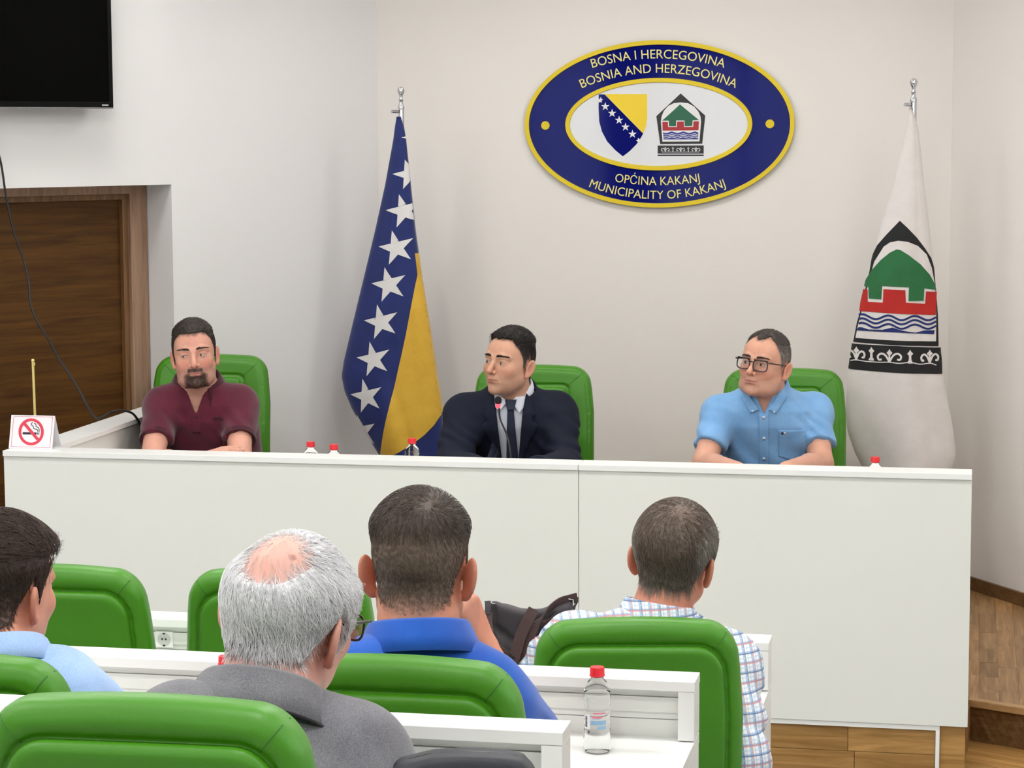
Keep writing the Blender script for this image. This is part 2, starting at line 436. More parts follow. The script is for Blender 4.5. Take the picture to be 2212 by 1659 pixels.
# ================================================================== the setting
ZP = 0.267                        # platform height
WY = 9.17                         # back wall
CL = np.array([-2.405, WY, 0.0]); CR = np.array([-0.092, WY, 0.0])
DL = np.array([-0.558, -0.83, 0.0]); DL /= np.linalg.norm(DL)     # left wall runs from the corner towards the viewer
DR = np.array([0.558, -0.83, 0.0]); DR /= np.linalg.norm(DR)
NL = np.array([-DL[1], DL[0], 0.0]) ; NL = NL if NL[1] < 0 else -NL   # into the room
NR = np.array([DR[1], -DR[0], 0.0]); NR = NR if NR[1] < 0 else -NR
UP = np.array([0, 0, 1.0])
def struct(o): o['kind'] = 'structure'; return o
XL, XR, YB = -5.35, 2.2, -3.0
LEN_L = (CL[0] - XL) / 0.558 * np.hypot(0.558, 0.83) * 1.0
TL = (XL - CL[0]) / DL[0]; TR = (XR - CR[0]) / DR[0]
struct(MB().box((XL - 0.2, YB - 0.2, -0.12), (XR + 0.2, 9.6, 0.0)).obj('floor', M['carpet']))
struct(MB().box((XL - 0.2, YB - 0.2, CEIL), (XR + 0.2, 9.6, CEIL + 0.1)).obj('ceiling', M['ceil']))
struct(MB().box((CL[0], WY, 0), (CR[0], WY + 0.15, CEIL)).obj('wall_back', M['wall']))
# right facet
w = MB().obox(CR, DR, -NR, UP, (0, TR), (0, 0.15), (0, CEIL)); struct(w.obj('wall_right', M['wall']))
# left facet with the door niche cut out
S0, S1, ZN, DEP = 1.047, 2.03, 1.863, 0.167
w = MB()
w.obox(CL, DL, -NL, UP, (0, S0), (0, 0.30), (0, CEIL))
w.obox(CL, DL, -NL, UP, (S1, TL), (0, 0.30), (0, CEIL))
w.obox(CL, DL, -NL, UP, (S0, S1), (0, 0.30), (ZN, CEIL))
struct(w.obj('wall_left', M['wall_cool']))
# side walls, right one with windows, and the rear wall with windows
yl = CL[1] + TL * DL[1]; yr = CR[1] + TR * DR[1]
struct(MB().box((XL - 0.15, YB, 0), (XL, yl, CEIL)).obj('wall_side_left', M['wall_cool']))
def holed(axis, a0, a1, fixed0, fixed1, holes, z0, z1, name, mat):
    mb = MB(); holes = sorted(holes); cur = a0
    def put(u0, u1, zz0, zz1):
        if axis == 'x': mb.box((u0, fixed0, zz0), (u1, fixed1, zz1))
        else: mb.box((fixed0, u0, zz0), (fixed1, u1, zz1))
    for (h0, h1) in holes:
        put(cur, h0, 0, CEIL); put(h0, h1, 0, z0); put(h0, h1, z1, CEIL); cur = h1
    put(cur, a1, 0, CEIL); return struct(mb.obj(name, mat))
holed('x', XL, XR, YB - 0.15, YB, [(x - 0.85, x + 0.85) for x in WINX], 1.1, 2.8, 'wall_rear', M['wall'])
holed('y', YB, yr, XR, XR + 0.15, [(y - 0.75, y + 0.75) for y in WINSIDE], 1.2, 2.7, 'wall_side_right', M['wall'])
k = 0
for wx in WINX:
    k += 1
    fr = MB(); y = YB - 0.08
    for (a, b) in ((wx - 0.85, wx - 0.79), (wx - 0.03, wx + 0.03), (wx + 0.79, wx + 0.85)): fr.box((a, y - 0.03, 1.1), (b, y + 0.03, 2.8))
    for (a, b) in ((1.1, 1.16), (2.74, 2.8)): fr.box((wx - 0.85, y - 0.03, a), (wx + 0.85, y + 0.03, b))
    fo = struct(fr.obj('window_%d' % k, M['white']))
    for (a, b) in ((wx - 0.79, wx - 0.03), (wx + 0.03, wx + 0.79)): MB().box((a, y - 0.004, 1.16), (b, y + 0.004, 2.74)).obj('pane', M['wglass'], fo)
for wy in WINSIDE:
    k += 1
    fr = MB(); x = XR + 0.08
    for (a, b) in ((wy - 0.75, wy - 0.69), (wy - 0.03, wy + 0.03), (wy + 0.69, wy + 0.75)): fr.box((x - 0.03, a, 1.2), (x + 0.03, b, 2.7))
    for (a, b) in ((1.2, 1.26), (2.64, 2.7)): fr.box((x - 0.03, wy - 0.75, a), (x + 0.03, wy + 0.75, b))
    fo = struct(fr.obj('window_%d' % k, M['white']))
    for (a, b) in ((wy - 0.69, wy - 0.03), (wy + 0.03, wy + 0.69)): MB().box((x - 0.004, a, 1.26), (x + 0.004, b, 2.64)).obj('pane', M['wglass'], fo)
# baseboards
struct(MB().obox(CR, DR, NR, UP, (0, TR), (0, 0.014), (ZP, ZP + 0.052)).obj('baseboard_right', M['skirt'], bevel=0.003))
struct(MB().box((CL[0], WY - 0.014, ZP), (CR[0], WY, ZP + 0.052)).obj('baseboard_back', M['skirt'], bevel=0.003))
# door in the left niche
dn = struct(MB().obox(CL, DL, -NL, UP, (S0 + 0.085, S1 - 0.03), (DEP + 0.028, DEP + 0.07), (0.0, ZN - 0.055)).obj('door_1', M['door'], bevel=0.002, center=False))
DO = CL - NL * DEP
cs = MB().obox(DO, DL, NL, UP, (S0 + 0.004, S0 + 0.082), (-0.05, 0.012), (0, ZN)); cs.obox(DO, DL, NL, UP, (S1 - 0.06, S1), (-0.05, 0.012), (0, ZN)); cs.obox(DO, DL, NL, UP, (S0 + 0.082, S1 - 0.06), (-0.05, 0.012), (ZN - 0.036, ZN))
cs.obj('door_casing', M['casing'], dn, bevel=0.002)
ds = MB().obox(DO, DL, NL, UP, (S0 + 0.082, S0 + 0.105), (-0.05, -0.006), (0, ZN - 0.036)); ds.obox(DO, DL, NL, UP, (S0 + 0.105, S1 - 0.06), (-0.05, -0.006), (ZN - 0.058, ZN - 0.036))
ds.obj('door_stop', M['stop'], dn, bevel=0.002)
# the door leaf needs its grain along the wall: give it a local frame
def local_frame(o, origin, ax, ay):
    az = np.cross(ax, ay); m = Matrix(((ax[0], ay[0], az[0], origin[0]), (ax[1], ay[1], az[1], origin[1]), (ax[2], ay[2], az[2], origin[2]), (0, 0, 0, 1)))
    o.data.transform(m.inverted()); o.matrix_world = m
kids = [c for c in bpy.data.objects if c.parent == dn]
local_frame(dn, DO, DL, -NL)
for c in kids: c.matrix_parent_inverse = dn.matrix_world.inverted()

# audience tiers (each row stands 15.5 cm higher than the row in front)
T1, T2, T3 = 0.155, 0.31, 0.465
struct(MB().box((XL, YB, 0), (XR, 4.30, T1)).obj('trim_1', M['carpet']))
struct(MB().box((XL, YB, T1), (XR, 3.24, T2)).obj('trim_2', M['carpet']))
struct(MB().box((XL, YB, T2), (XR, 2.05, T3)).obj('trim_3', M['carpet']))

# platform behind the long table, with the angled steps at its right end
PF = 6.905
SE0 = Pz(2096.5, 1510.5, ZP)[:2]; SE1 = Pz(2212, 1528.6, ZP)[:2]
ED = (SE1 - SE0) / np.linalg.norm(SE1 - SE0); SEX = SE0 + ED * 1.25
EN = np.array([ED[1], -ED[0]])                     # towards the viewer
base = [(-3.06, PF), (-0.003, PF), (SE0[0], SE0[1]), (SEX[0], SEX[1]), (SEX[0] + 0.1, 9.16), (-3.06, 9.16)]
def clip(poly, p, n):
    out = []
    for i in range(len(poly)):
        a = np.array(poly[i], float); b = np.array(poly[(i + 1) % len(poly)], float); da = (a - p) @ n; db = (b - p) @ n
        if da >= 0: out.append(tuple(a))
        if (da >= 0) != (db >= 0): out.append(tuple(a + (b - a) * da / (da - db)))
    return out
inside = lambda poly: clip(clip(poly, CR[:2] + NR[:2] * 0.001, NR[:2]), CL[:2] + NL[:2] * 0.001, NL[:2])
pl = struct(MB().prism(inside(base), 0.0, ZP - 0.012).obj('floor_platform', M['oak'], center=False))
# oak planks of the platform floor that can be seen to the right of the table
pw, plen = 0.062, 0.262
row = 0
x = -0.02
rnd = random.Random(3)
while x < 0.62:
    y = 6.7 + (row % 3) * 0.09 + rnd.random() * 0.04
    while y < 9.2:
        L = plen * rnd.choice((0.8, 1.0, 1.0, 1.25))
        q = [(x + 0.0002, y + 0.0002), (x + pw - 0.0002, y + 0.0002), (x + pw - 0.0002, y + L - 0.0002), (x + 0.0002, y + L - 0.0002)]
        q = inside(q)
        if len(q) > 2: q = clip(q, SE0 - EN * 0.018, -EN)
        if len(q) > 2:
            MB().prism(q, ZP - 0.012, ZP + rnd.random() * 0.0006).obj('plank', M['oak'], pl)
        y += L
    x += pw; row += 1
# white-laminate strip frame and oak planks on the front of the platform
fx1 = Pz(2025, 1577, 0.27)[0]
rz = ZP - 0.012; i = 0
zt = ZP - 0.014
while zt > 0.0:
    z0 = max(0.0, zt - 0.078); x = -1.5 - (i % 2) * 0.17
    while x < fx1 - 0.02:
        L = rnd.choice((0.27, 0.36, 0.44)); xe = min(x + L, fx1 - 0.006)
        MB().box((x + 0.0008, PF - 0.016 - rnd.random() * 0.0008, z0 + 0.0008), (xe - 0.0008, PF, zt - 0.0008)).obj('plank', M['oak_x'], pl)
        x += L
    zt = z0; i += 1
MB().box((fx1 + 0.006, PF - 0.016, 0.0), (0.0, PF, ZP - 0.001)).obj('plank', M['oak_x'], pl)
struct(MB().box((-3.06, PF - 0.03, ZP - 0.013), (fx1 + 0.006, PF, ZP + 0.002)).box((fx1 - 0.006, PF - 0.03, 0.0), (fx1 + 0.006, PF, ZP - 0.013)).obj('trim_4', M['white'], bevel=0.0012))
# steps: nosing, riser, tread, next riser
e3 = np.array([ED[0], ED[1], 0]); n3 = np.array([EN[0], EN[1], 0]); o3 = np.array([SE0[0], SE0[1], 0])
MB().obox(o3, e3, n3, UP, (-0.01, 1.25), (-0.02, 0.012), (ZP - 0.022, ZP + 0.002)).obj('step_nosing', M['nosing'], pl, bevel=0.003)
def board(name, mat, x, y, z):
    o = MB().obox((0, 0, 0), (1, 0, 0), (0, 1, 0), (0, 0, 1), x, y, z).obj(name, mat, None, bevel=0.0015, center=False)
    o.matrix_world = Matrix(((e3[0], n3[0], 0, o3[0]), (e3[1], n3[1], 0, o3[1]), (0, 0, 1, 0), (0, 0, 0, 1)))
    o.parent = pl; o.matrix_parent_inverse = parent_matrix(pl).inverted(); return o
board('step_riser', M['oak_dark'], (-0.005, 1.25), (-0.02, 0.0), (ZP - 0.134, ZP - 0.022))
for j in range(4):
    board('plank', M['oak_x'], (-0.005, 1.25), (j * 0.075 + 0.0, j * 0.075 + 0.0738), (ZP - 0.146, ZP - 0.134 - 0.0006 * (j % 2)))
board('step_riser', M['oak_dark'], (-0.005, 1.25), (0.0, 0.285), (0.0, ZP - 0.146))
# ceiling lamps
for (lx, ly) in LAMPS:
    t = empty('ceiling_lamp', (lx, ly, CEIL), 'square white ceiling panel lamp set in the ceiling', 'lamp', 'ceiling panel lamps')
    MB().box((lx - 0.25, ly - 0.25, CEIL - 0.025), (lx + 0.25, ly - 0.21, CEIL)).box((lx - 0.25, ly + 0.21, CEIL - 0.025), (lx + 0.25, ly + 0.25, CEIL)).box((lx - 0.25, ly - 0.21, CEIL - 0.025), (lx - 0.21, ly + 0.21, CEIL)).box((lx + 0.21, ly - 0.21, CEIL - 0.025), (lx + 0.25, ly + 0.21, CEIL)).obj('lamp_frame', M['white'], t)
    MB().box((lx - 0.21, ly - 0.21, CEIL - 0.012), (lx + 0.21, ly + 0.21, CEIL)).obj('diffuser', M['lamp'], t)

# ================================================================== long table on the platform
DX0, DX1, DF, DZ = -3.063, 0.007, 6.87, 1.04
SEAM = -1.178; WT = 0.905
t = empty('dais_table', ((DX0 + DX1) / 2, DF + 0.3, ZP), 'long white panelled table with a raised front on the platform', 'table')
for (a, b) in ((DX0, SEAM - 0.0008), (SEAM + 0.0008, DX1)):
    MB().box((a, DF, ZP + 0.003), (b, DF + 0.018, DZ - 0.0185)).obj('front_panel', M['white2'], t, bevel=0.001)
    MB().box((a, DF - 0.008, DZ - 0.018), (b, 6.967, DZ)).obj('ledge', M['white'], t, bevel=0.0012)
MB().box((DX0 + 0.02, DF + 0.018, WT + 0.0), (DX1 - 0.02, 6.93, DZ - 0.018)).obj('upstand', M['white2'], t)
MB().box((DX0 + 0.1, DF + 0.03, WT - 0.022), (DX1 - 0.0, 7.52, WT)).obj('worktop', M['white'], t, bevel=0.0015)
MB().box((DX1 - 0.018, DF + 0.02, ZP + 0.002), (DX1, 7.50, WT - 0.022)).obj('side_panel', M['white'], t, bevel=0.0012)
MB().box((SEAM - 0.009, DF + 0.03, ZP + 0.002), (SEAM + 0.009, 7.45, WT - 0.022)).obj('support', M['white'], t)
MB().box((DX0 + 0.12, DF + 0.03, ZP + 0.002), (DX0 + 0.138, 7.45, WT - 0.022)).obj('support', M['white'], t)
yend = 8.13
MB().box((-3.04, 6.969, DZ - 0.018), (-2.928, yend - 0.02, DZ)).obj('return_ledge', M['white'], t, bevel=0.0012)
MB().box((-3.03, 6.969, ZP + 0.002), (-2.94, yend - 0.03, DZ - 0.0185)).obj('return_panel', M['white2'], t, bevel=0.001)

# ================================================================== audience desks
def desk(zt, y0, y1, xr, label, floor, xl):
    W = zt - 0.113
    t = empty('row_desk', ((xl + xr) / 2, y0, floor), label, 'desk', 'white audience desks')
    MB().box((xl, y0, zt - 0.019), (xr, y1, zt)).obj('ledge', M['white'], t, bevel=0.0012)
    MB().box((xr - 0.031, y0 + 0.001, W + 0.002), (xr - 0.0008, y1 - 0.001, zt - 0.0195)).obj('end_panel', M['white'], t, bevel=0.0012)
    yb = y0 + 0.030
    # upright back of stacked boards with recessed joints
    hs = [0.0, 0.033, 0.046, 0.070, 0.094]; hs = [W + h for h in hs]
    for a, b, d in ((W + 0.0, W + 0.033, 0.0), (W + 0.0342, W + 0.046, 0.001), (W + 0.0472, W + 0.0755, -0.004), (W + 0.0765, zt - 0.0195, 0.0)):
        MB().box((xl, yb + d, a), (xr - 0.0315, yb + 0.02, b)).obj('back_board', M['white2'], t)
    MB().box((xl, yb + 0.006, W), (xr - 0.032, yb + 0.03, zt - 0.02)).obj('joint_backing', M['joint'], t)
    MB().box((xl, y0 - 0.42, W - 0.022), (xr - 0.001, y1, W)).obj('worktop', M['white'], t, bevel=0.0012)
    MB().box((xr - 0.031, y0 - 0.39, floor), (xr - 0.0015, y1 - 0.002, W - 0.0225)).obj('side_panel', M['white'], t, bevel=0.0012)
    MB().box((xl, y1 - 0.022, floor), (xr - 0.0315, y1 - 0.004, W - 0.0225)).obj('modesty_panel', M['white2'], t)
    xx = xr - 1.6
    while xx > xl: MB().box((xx, y0 - 0.36, floor), (xx + 0.02, y1 - 0.023, W - 0.0225)).obj('support', M['white'], t); xx -= 1.6
    return t
deskA = desk(0.90, 5.118, 5.206, -0.440, 'white desk of the front audience row, nearest the long table', 0.0, -3.2)
deskB = desk(1.058, 4.072, 4.152, -0.484, 'white desk of the middle audience row with a water bottle on it', T1, -2.6)
deskC = desk(1.223, 3.073, 3.142, -0.550, 'white desk in front of the grey haired man, nearest of the three', T2, -2.2)
# socket in the front row desk
sp = Py(355, 1381, 5.118 + 0.026)
so = empty('power_socket', (sp[0], sp[1], sp[2] - 0.02), 'round white power socket set in the front row desk', 'socket')
M['sockw'] = mat_plain('socket_white', srgb(240, 240, 240), 0.3)
M['sockg'] = mat_plain('socket_grey', srgb(205, 206, 204), 0.45)
MB().box((sp[0] - 0.0225, sp[1] - 0.002, sp[2] - 0.0195), (sp[0] + 0.0225, sp[1] + 0.003, sp[2] + 0.0195)).obj('socket_plate', M['sockw'], so, bevel=0.001)
def disc_y(mb, c, r, y0, y1, n=28):
    vs = [(c[0] + r * math.cos(2 * PI * i / n), y, c[2] + r * math.sin(2 * PI * i / n)) for y in (y0, y1) for i in range(n)]
    return mb.add(vs, [tuple(range(n)), tuple(range(2 * n - 1, n - 1, -1))] + [(i, n + i, n + (i + 1) % n, (i + 1) % n) for i in range(n)])
disc_y(MB(), sp, 0.0165, sp[1] - 0.0026, sp[1] - 0.0018).obj('socket_well', M['sockg'], so)
for dx in (-0.0045, 0.0045): disc_y(MB(), (sp[0] + dx, 0, sp[2] + 0.001), 0.0024, sp[1] - 0.0032, sp[1] - 0.0024, 14).obj('socket_hole', M['black'], so)
for (dx, dz) in ((0.0, 0.0145), (0.0, -0.0145)):
    MB().box((sp[0] + dx - 0.003, sp[1] - 0.0034, sp[2] + dz - 0.0018), (sp[0] + dx + 0.003, sp[1] - 0.0022, sp[2] + dz + 0.0018)).obj('earth_clip', M['black'], so)
# ================================================================== chairs
def rr2(x, z, hx, hz, r):
    qx = np.abs(x) - (hx - r); qz = np.abs(z) - (hz - r)
    return np.hypot(np.maximum(qx, 0), np.maximum(qz, 0)) + np.minimum(np.maximum(qx, qz), 0) - r
CH_TOP = 1.065; CH_BOT = 0.47
def ch_hw(z): return np.interp(z, [0.45, 0.62, 0.86, 0.96, 1.02, 1.07], [0.205, 0.219, 0.219, 0.211, 0.203, 0.197])
def ch_bend(z): return np.interp(z, [0.4, 0.55, 0.75, 0.95, 1.1], [0.0, -0.012, 0.0, 0.028, 0.055])
def chair_uv(p):
    z = p[:, 2]; x = p[:, 0] * 0.219 / ch_hw(z); y = p[:, 1] - ch_bend(z)
    return x, y, z
def f_back(p):
    x, y, z = chair_uv(p); zc = (CH_TOP + CH_BOT) / 2; hz = (CH_TOP - CH_BOT) / 2
    zt = z + 0.010 * (x / 0.2) ** 2
    d2 = rr2(x, zt - zc, 0.219, hz, 0.062)
    T = 0.036
    w = np.stack([np.maximum(d2 + 0.034, 0), np.abs(y) - T + 0.030], -1)
    d = np.linalg.norm(np.maximum(w, 0), axis=-1) + np.minimum(w.max(-1), 0) - 0.032
    pz = 1.018 - 0.006 * np.cos(x * 9)                       # inset field on the rear face
    inn = rr2(x, zt - (pz + CH_BOT + 0.03) / 2, 0.183, (pz - CH_BOT - 0.03) / 2, 0.055)
    rear = np.where(y > 0, np.abs(inn), 1.0)
    d = smax(d, -(np.hypot(rear, y - 0.037) - 0.0062), 0.004)
    infront = rr2(x, z - 0.72, 0.128, 0.262, 0.02)           # border seam on the front face
    fr = np.where(y < 0, np.abs(infront), 1.0)
    d = smax(d, -(np.hypot(fr, y + 0.0375) - 0.0055), 0.005)
    fr2 = np.where(y < 0, np.abs(rr2(x, zt - zc, 0.197, hz - 0.022, 0.045)), 1.0)
    d = smax(d, -(np.hypot(fr2, y + 0.036) - 0.0035), 0.004)
    return d
def f_panel(p):
    x, y, z = chair_uv(p); zt = z + 0.010 * (x / 0.2) ** 2
    pz = 1.014 - 0.006 * np.cos(x * 9)
    inn = rr2(x, zt - (pz + CH_BOT + 0.03) / 2, 0.181, (pz + 0.006 - CH_BOT - 0.03) / 2, 0.053)
    w = np.stack([np.maximum(inn + 0.014, 0), np.abs(y - 0.034) - 0.012 + 0.010], -1)
    return np.linalg.norm(np.maximum(w, 0), axis=-1) + np.minimum(w.max(-1), 0) - 0.013
def f_pad(p):
    x, y, z = chair_uv(p); inn = rr2(x, z - 0.72, 0.122, 0.256, 0.022)
    w = np.stack([np.maximum(inn + 0.016, 0), np.abs(y + 0.034) - 0.012 + 0.010], -1)
    return np.linalg.norm(np.maximum(w, 0), axis=-1) + np.minimum(w.max(-1), 0) - 0.0125
def f_seat(p):
    x, y, z = p[:, 0], p[:, 1] + 0.24, p[:, 2] - 0.43
    z = z + 0.03 * np.clip((-y - 0.12) / 0.12, 0, 1) ** 2
    d2 = rr2(x, y, 0.222, 0.235, 0.075)
    w = np.stack([np.maximum(d2 + 0.04, 0), np.abs(z) - 0.045 + 0.036], -1)
    return np.linalg.norm(np.maximum(w, 0), axis=-1) + np.minimum(w.max(-1), 0) - 0.038
def sdf_mesh(name, f, lo, hi, h, mat):
    V, Q = nets(f, *[axis(lo[i], hi[i], h) for i in range(3)]); return fast_mesh(name, V, Q, mat)
ME = {}
ME['backrest'] = sdf_mesh('backrest', f_back, (-0.24, -0.08, 0.44), (0.24, 0.12, 1.09), 0.0052, M['green'])
ME['back_panel'] = sdf_mesh('back_panel', f_panel, (-0.2, -0.01, 0.47), (0.2, 0.12, 1.05), 0.006, M['green'])
ME['front_pad'] = sdf_mesh('front_pad', f_pad, (-0.15, -0.08, 0.44), (0.15, 0.06, 1.0), 0.006, M['green'])
M['seam'] = mat_plain('seam_thread', srgb(52, 112, 26), 0.6)
def seam_mesh(name, ln, sgn):
    g = MB(); a, b = np.array(ln[0]), np.array(ln[1]); t = np.linspace(0, 1, 15)[:, None]; q = a + (b - a) * t
    p = np.stack([q[:, 0], np.full(15, sgn * 0.12), q[:, 1]], -1)
    for _ in range(60): p[:, 1] -= sgn * np.clip(f_back(p), -0.01, 0.01) * 0.8
    ok = (np.abs(f_back(p)) < 0.001) & (np.abs(p[:, 1]) < 0.13); n = int(np.argmin(ok)) if not ok.all() else 15
    g.tube(p[:max(n, 2)], 0.0011, 6)
    return mbmesh(g, name, M['seam'], smooth=True)
def mbmesh(mb, name, mat, **kw):
    o = mb.obj(name, mat, None, center=False, **kw); me = o.data; bpy.data.objects.remove(o); return me
for s_, nm in ((-1, 'l'), (1, 'r')):
    ME['rear_seam' + nm] = seam_mesh('rear_seam', ((s_ * 0.150, 1.002), (s_ * 0.186, 1.045)), 1)
    ME['front_seam' + nm] = seam_mesh('front_seam', ((s_ * 0.120, 0.975), (s_ * 0.181, 1.038)), -1)
ME['seat'] = sdf_mesh('seat', f_seat, (-0.25, -0.5, 0.36), (0.25, 0.01, 0.5), 0.008, M['green'])
g = MB().lathe([(0.03, 0.10), (0.03, 0.25), (0.02, 0.25), (0.02, 0.37)], 16, (0, -0.24, 0)); ME['gas_column'] = mbmesh(g, 'gas_column', M['chrome'], smooth=True)
g = MB().box((-0.1, -0.34, 0.365), (0.1, -0.14, 0.39)); g.tube([(0, -0.20, 0.375), (0, -0.05, 0.37), (0, 0.03, 0.42), (0, 0.03, 0.60)], [0.022, 0.02, 0.018, 0.018], 10); ME['mechanism'] = mbmesh(g, 'mechanism', M['black'], smooth=True)
g = MB().lathe([(0.042, 0.068), (0.045, 0.075), (0.045, 0.105), (0.036, 0.112)], 16); ME['base_hub'] = mbmesh(g, 'base_hub', M['chrome'], smooth=True)
g = MB().tube([(0.03, 0, 0.095), (0.13, 0, 0.085), (0.225, 0, 0.066)], [0.02, 0.017, 0.012], 10); ME['leg'] = mbmesh(g, 'leg', M['chrome'], smooth=True)
g = MB().tube([(0.225, -0.022, 0.026), (0.225, 0.022, 0.026)], 0.026, 16); g.tube([(0.225, 0, 0.05), (0.225, 0, 0.07)], 0.008, 8); ME['caster'] = mbmesh(g, 'caster', M['black'], smooth=True)
def inst(name, parent, loc=(0, 0, 0), rz=0.0):
    o = bpy.data.objects.new(ME[name].name.split('.')[0], ME[name]); o.parent = parent; o.location = loc; o.rotation_euler = (0, 0, rz); col.objects.link(o); return o
def chair(loc, rz, label, group=None, sc=(1, 1, 1)):
    """local -y is the sitting direction"""
    t = empty('conference_chair', loc, label, 'chair', group, rz); t.scale = sc
    for n in ('backrest', 'back_panel', 'front_pad', 'rear_seaml', 'rear_seamr', 'front_seaml', 'front_seamr', 'seat', 'gas_column', 'mechanism'): inst(n, t)
    inst('base_hub', t, (0, -0.24, 0))
    for k in range(5):
        lg = inst('leg', t, (0, -0.24, 0), 2 * PI * k / 5 + 0.3); inst('caster', lg)
    return t
CHG = 'green leatherette conference chairs'
def chair_px(px, py, Z, floor, yaw, label, sc=1.0, zs=None):
    """chair whose back top middle is seen at that pixel and depth"""
    p = P(px, py, Z); zs = (p[2] - floor) / 1.056 if zs is None else zs
    return chair((p[0], p[1], floor), yaw, label, CHG, (sc, sc, zs))
chair_px(452, 771, 8.60, ZP, math.radians(6), 'green chair behind the man in the maroon polo shirt', 1.04)
chair_px(1152, 794, 8.56, ZP, math.radians(8), 'green chair behind the man in the navy suit', 1.045)
chair_px(1693, 801, 8.48, ZP, math.radians(4), 'green chair behind the man with glasses in the light blue shirt', 1.065)
A = math.radians(180)
chair_px(135, 1217, 5.12, 0.0, A + math.radians(2), 'empty green chair at the left end of the front row desk')
chair_px(611, 1225, 5.1, 0.0, A + math.radians(4), 'empty green chair partly behind the white haired man')
chair_px(1374, 1330, 4.66, 0.0, A + math.radians(11), 'green chair of the man in the checked shirt', 1.0)
chair_px(864, 1410, 3.58, T1, A + math.radians(1), 'green chair of the man in the royal blue polo shirt', 0.98)
chair_px(-95, 1404, 3.60, T1, A + math.radians(2), 'green chair of the brown haired man at the left edge', 0.975)
chair_px(338, 1491, 2.84, T2, A + math.radians(2), 'big green chair in front, below the white haired man', 1.0)
# ================================================================== printed shapes (polygons with a depth function)
def poly_bm(loops, to3, step=None, grow=None):
    """loops: list of closed 2-D outlines; triangulated, sliced every `step` and mapped by to3(u, v)"""
    bm = bmesh.new()
    for lp in loops:
        pts = []
        for p in lp:
            if not pts or (abs(p[0] - pts[-1][0]) + abs(p[1] - pts[-1][1])) > 1e-7: pts.append(p)
        vs = [bm.verts.new((p[0], p[1], 0)) for p in pts]
        for tri in tessellate_polygon([[Vector((p[0], p[1], 0)) for p in pts]]):
            try: bm.faces.new([vs[i] for i in tri])
            except ValueError: pass
    bmesh.ops.recalc_face_normals(bm, faces=bm.faces[:])
    if step:
        xs = [v.co.x for v in bm.verts]; ys = [v.co.y for v in bm.verts]
        for ax, lo, hi in ((0, min(xs), max(xs)), (1, min(ys), max(ys))):
            k = math.floor(lo / step) + 1
            while k * step < hi:
                co = (k * step, 0, 0) if ax == 0 else (0, k * step, 0); no = (1, 0, 0) if ax == 0 else (0, 1, 0)
                bmesh.ops.bisect_plane(bm, geom=bm.verts[:] + bm.edges[:] + bm.faces[:], plane_co=co, plane_no=no, dist=1e-7); k += 1
    for v in bm.verts: v.co = to3(v.co.x, v.co.y)
    return bm
def decal(name, loops, to3, mat, parent, step=None, smooth=False, face=(0, -1, 0)):
    bm = poly_bm(loops, to3, step)
    bm.normal_update(); s = sum((f.normal.dot(Vector(face)) for f in bm.faces), 0.0)
    if s < 0: bmesh.ops.reverse_faces(bm, faces=bm.faces[:])
    me = bpy.data.meshes.new(name); bm.to_mesh(me); bm.free(); me.materials.append(mat)
    if smooth: me.polygons.foreach_set('use_smooth', [True] * len(me.polygons))
    return recenter(link(name, me, parent))
def stroke(pts, w):
    """closed outline around a polyline; w may be a list"""
    pts = [np.array(p, float) for p in pts]; L = []; Rr = []
    for k, p in enumerate(pts):
        d = pts[min(k + 1, len(pts) - 1)] - pts[max(k - 1, 0)]; d /= np.linalg.norm(d) + 1e-9; n = np.array([-d[1], d[0]])
        ww = (w[k] if isinstance(w, (list, tuple)) else w) / 2; L.append(tuple(p + n * ww)); Rr.append(tuple(p - n * ww))
    return L + Rr[::-1]
def strokes(pts, w):
    """the same as separate quads (safe for curls)"""
    pts = [np.array(p, float) for p in pts]; out = []
    o = stroke(pts, w); n = len(pts)
    for k in range(n - 1): out.append([o[k], o[k + 1], o[2 * n - 2 - k], o[2 * n - 1 - k]])
    return out
def smooth_pts(pts, n=8):
    """Catmull-Rom through the points"""
    P_ = [np.array(p, float) for p in pts]; P_ = [2 * P_[0] - P_[1]] + P_ + [2 * P_[-1] - P_[-2]]; out = []
    for i in range(1, len(P_) - 2):
        for k in range(n):
            t = k / n; a, b, c, d = P_[i - 1:i + 3]
            out.append(0.5 * ((2 * b) + (c - a) * t + (2 * a - 5 * b + 4 * c - d) * t * t + (3 * b - a - 3 * c + d) * t ** 3))
    out.append(P_[-2]); return out
def star_pts(cx, cy, R, a0=90, k=0.382):
    return [(cx + (R if i % 2 == 0 else R * k) * math.cos(math.radians(a0 + 36 * i)), cy + (R if i % 2 == 0 else R * k) * math.sin(math.radians(a0 + 36 * i))) for i in range(10)]
def ellipse(cx, cy, a, b, n=96): return [(cx + a * math.cos(2 * PI * i / n), cy + b * math.sin(2 * PI * i / n)) for i in range(n)]

# ================================================================== oval sign on the back wall
M['s_blue'] = mat_plain('sign_blue', srgb(10, 18, 108), 0.06, 0.02, spec=0.07)
M['s_yel'] = mat_plain('sign_yellow', srgb(226, 200, 40), 0.3, 0.02, spec=0.3)
M['s_let'] = mat_plain('sign_letter_cream', srgb(238, 226, 140), 0.4, 0.02)
M['s_white'] = mat_plain('sign_white', srgb(226, 228, 232), 0.1, 0.01, spec=0.15)
M['p_white'] = mat_plain('print_white', srgb(232, 232, 232), 0.5, 0.01)
M['p_black'] = mat_plain('print_black', srgb(16, 16, 18), 0.4)
M['p_green'] = mat_plain('print_green', srgb(14, 92, 62), 0.4)
M['p_red'] = mat_plain('print_red', srgb(168, 30, 40), 0.4)
M['p_blue'] = mat_plain('print_blue', srgb(36, 46, 140), 0.4)
M['p_yel'] = mat_plain('print_yellow', srgb(240, 208, 40), 0.4)
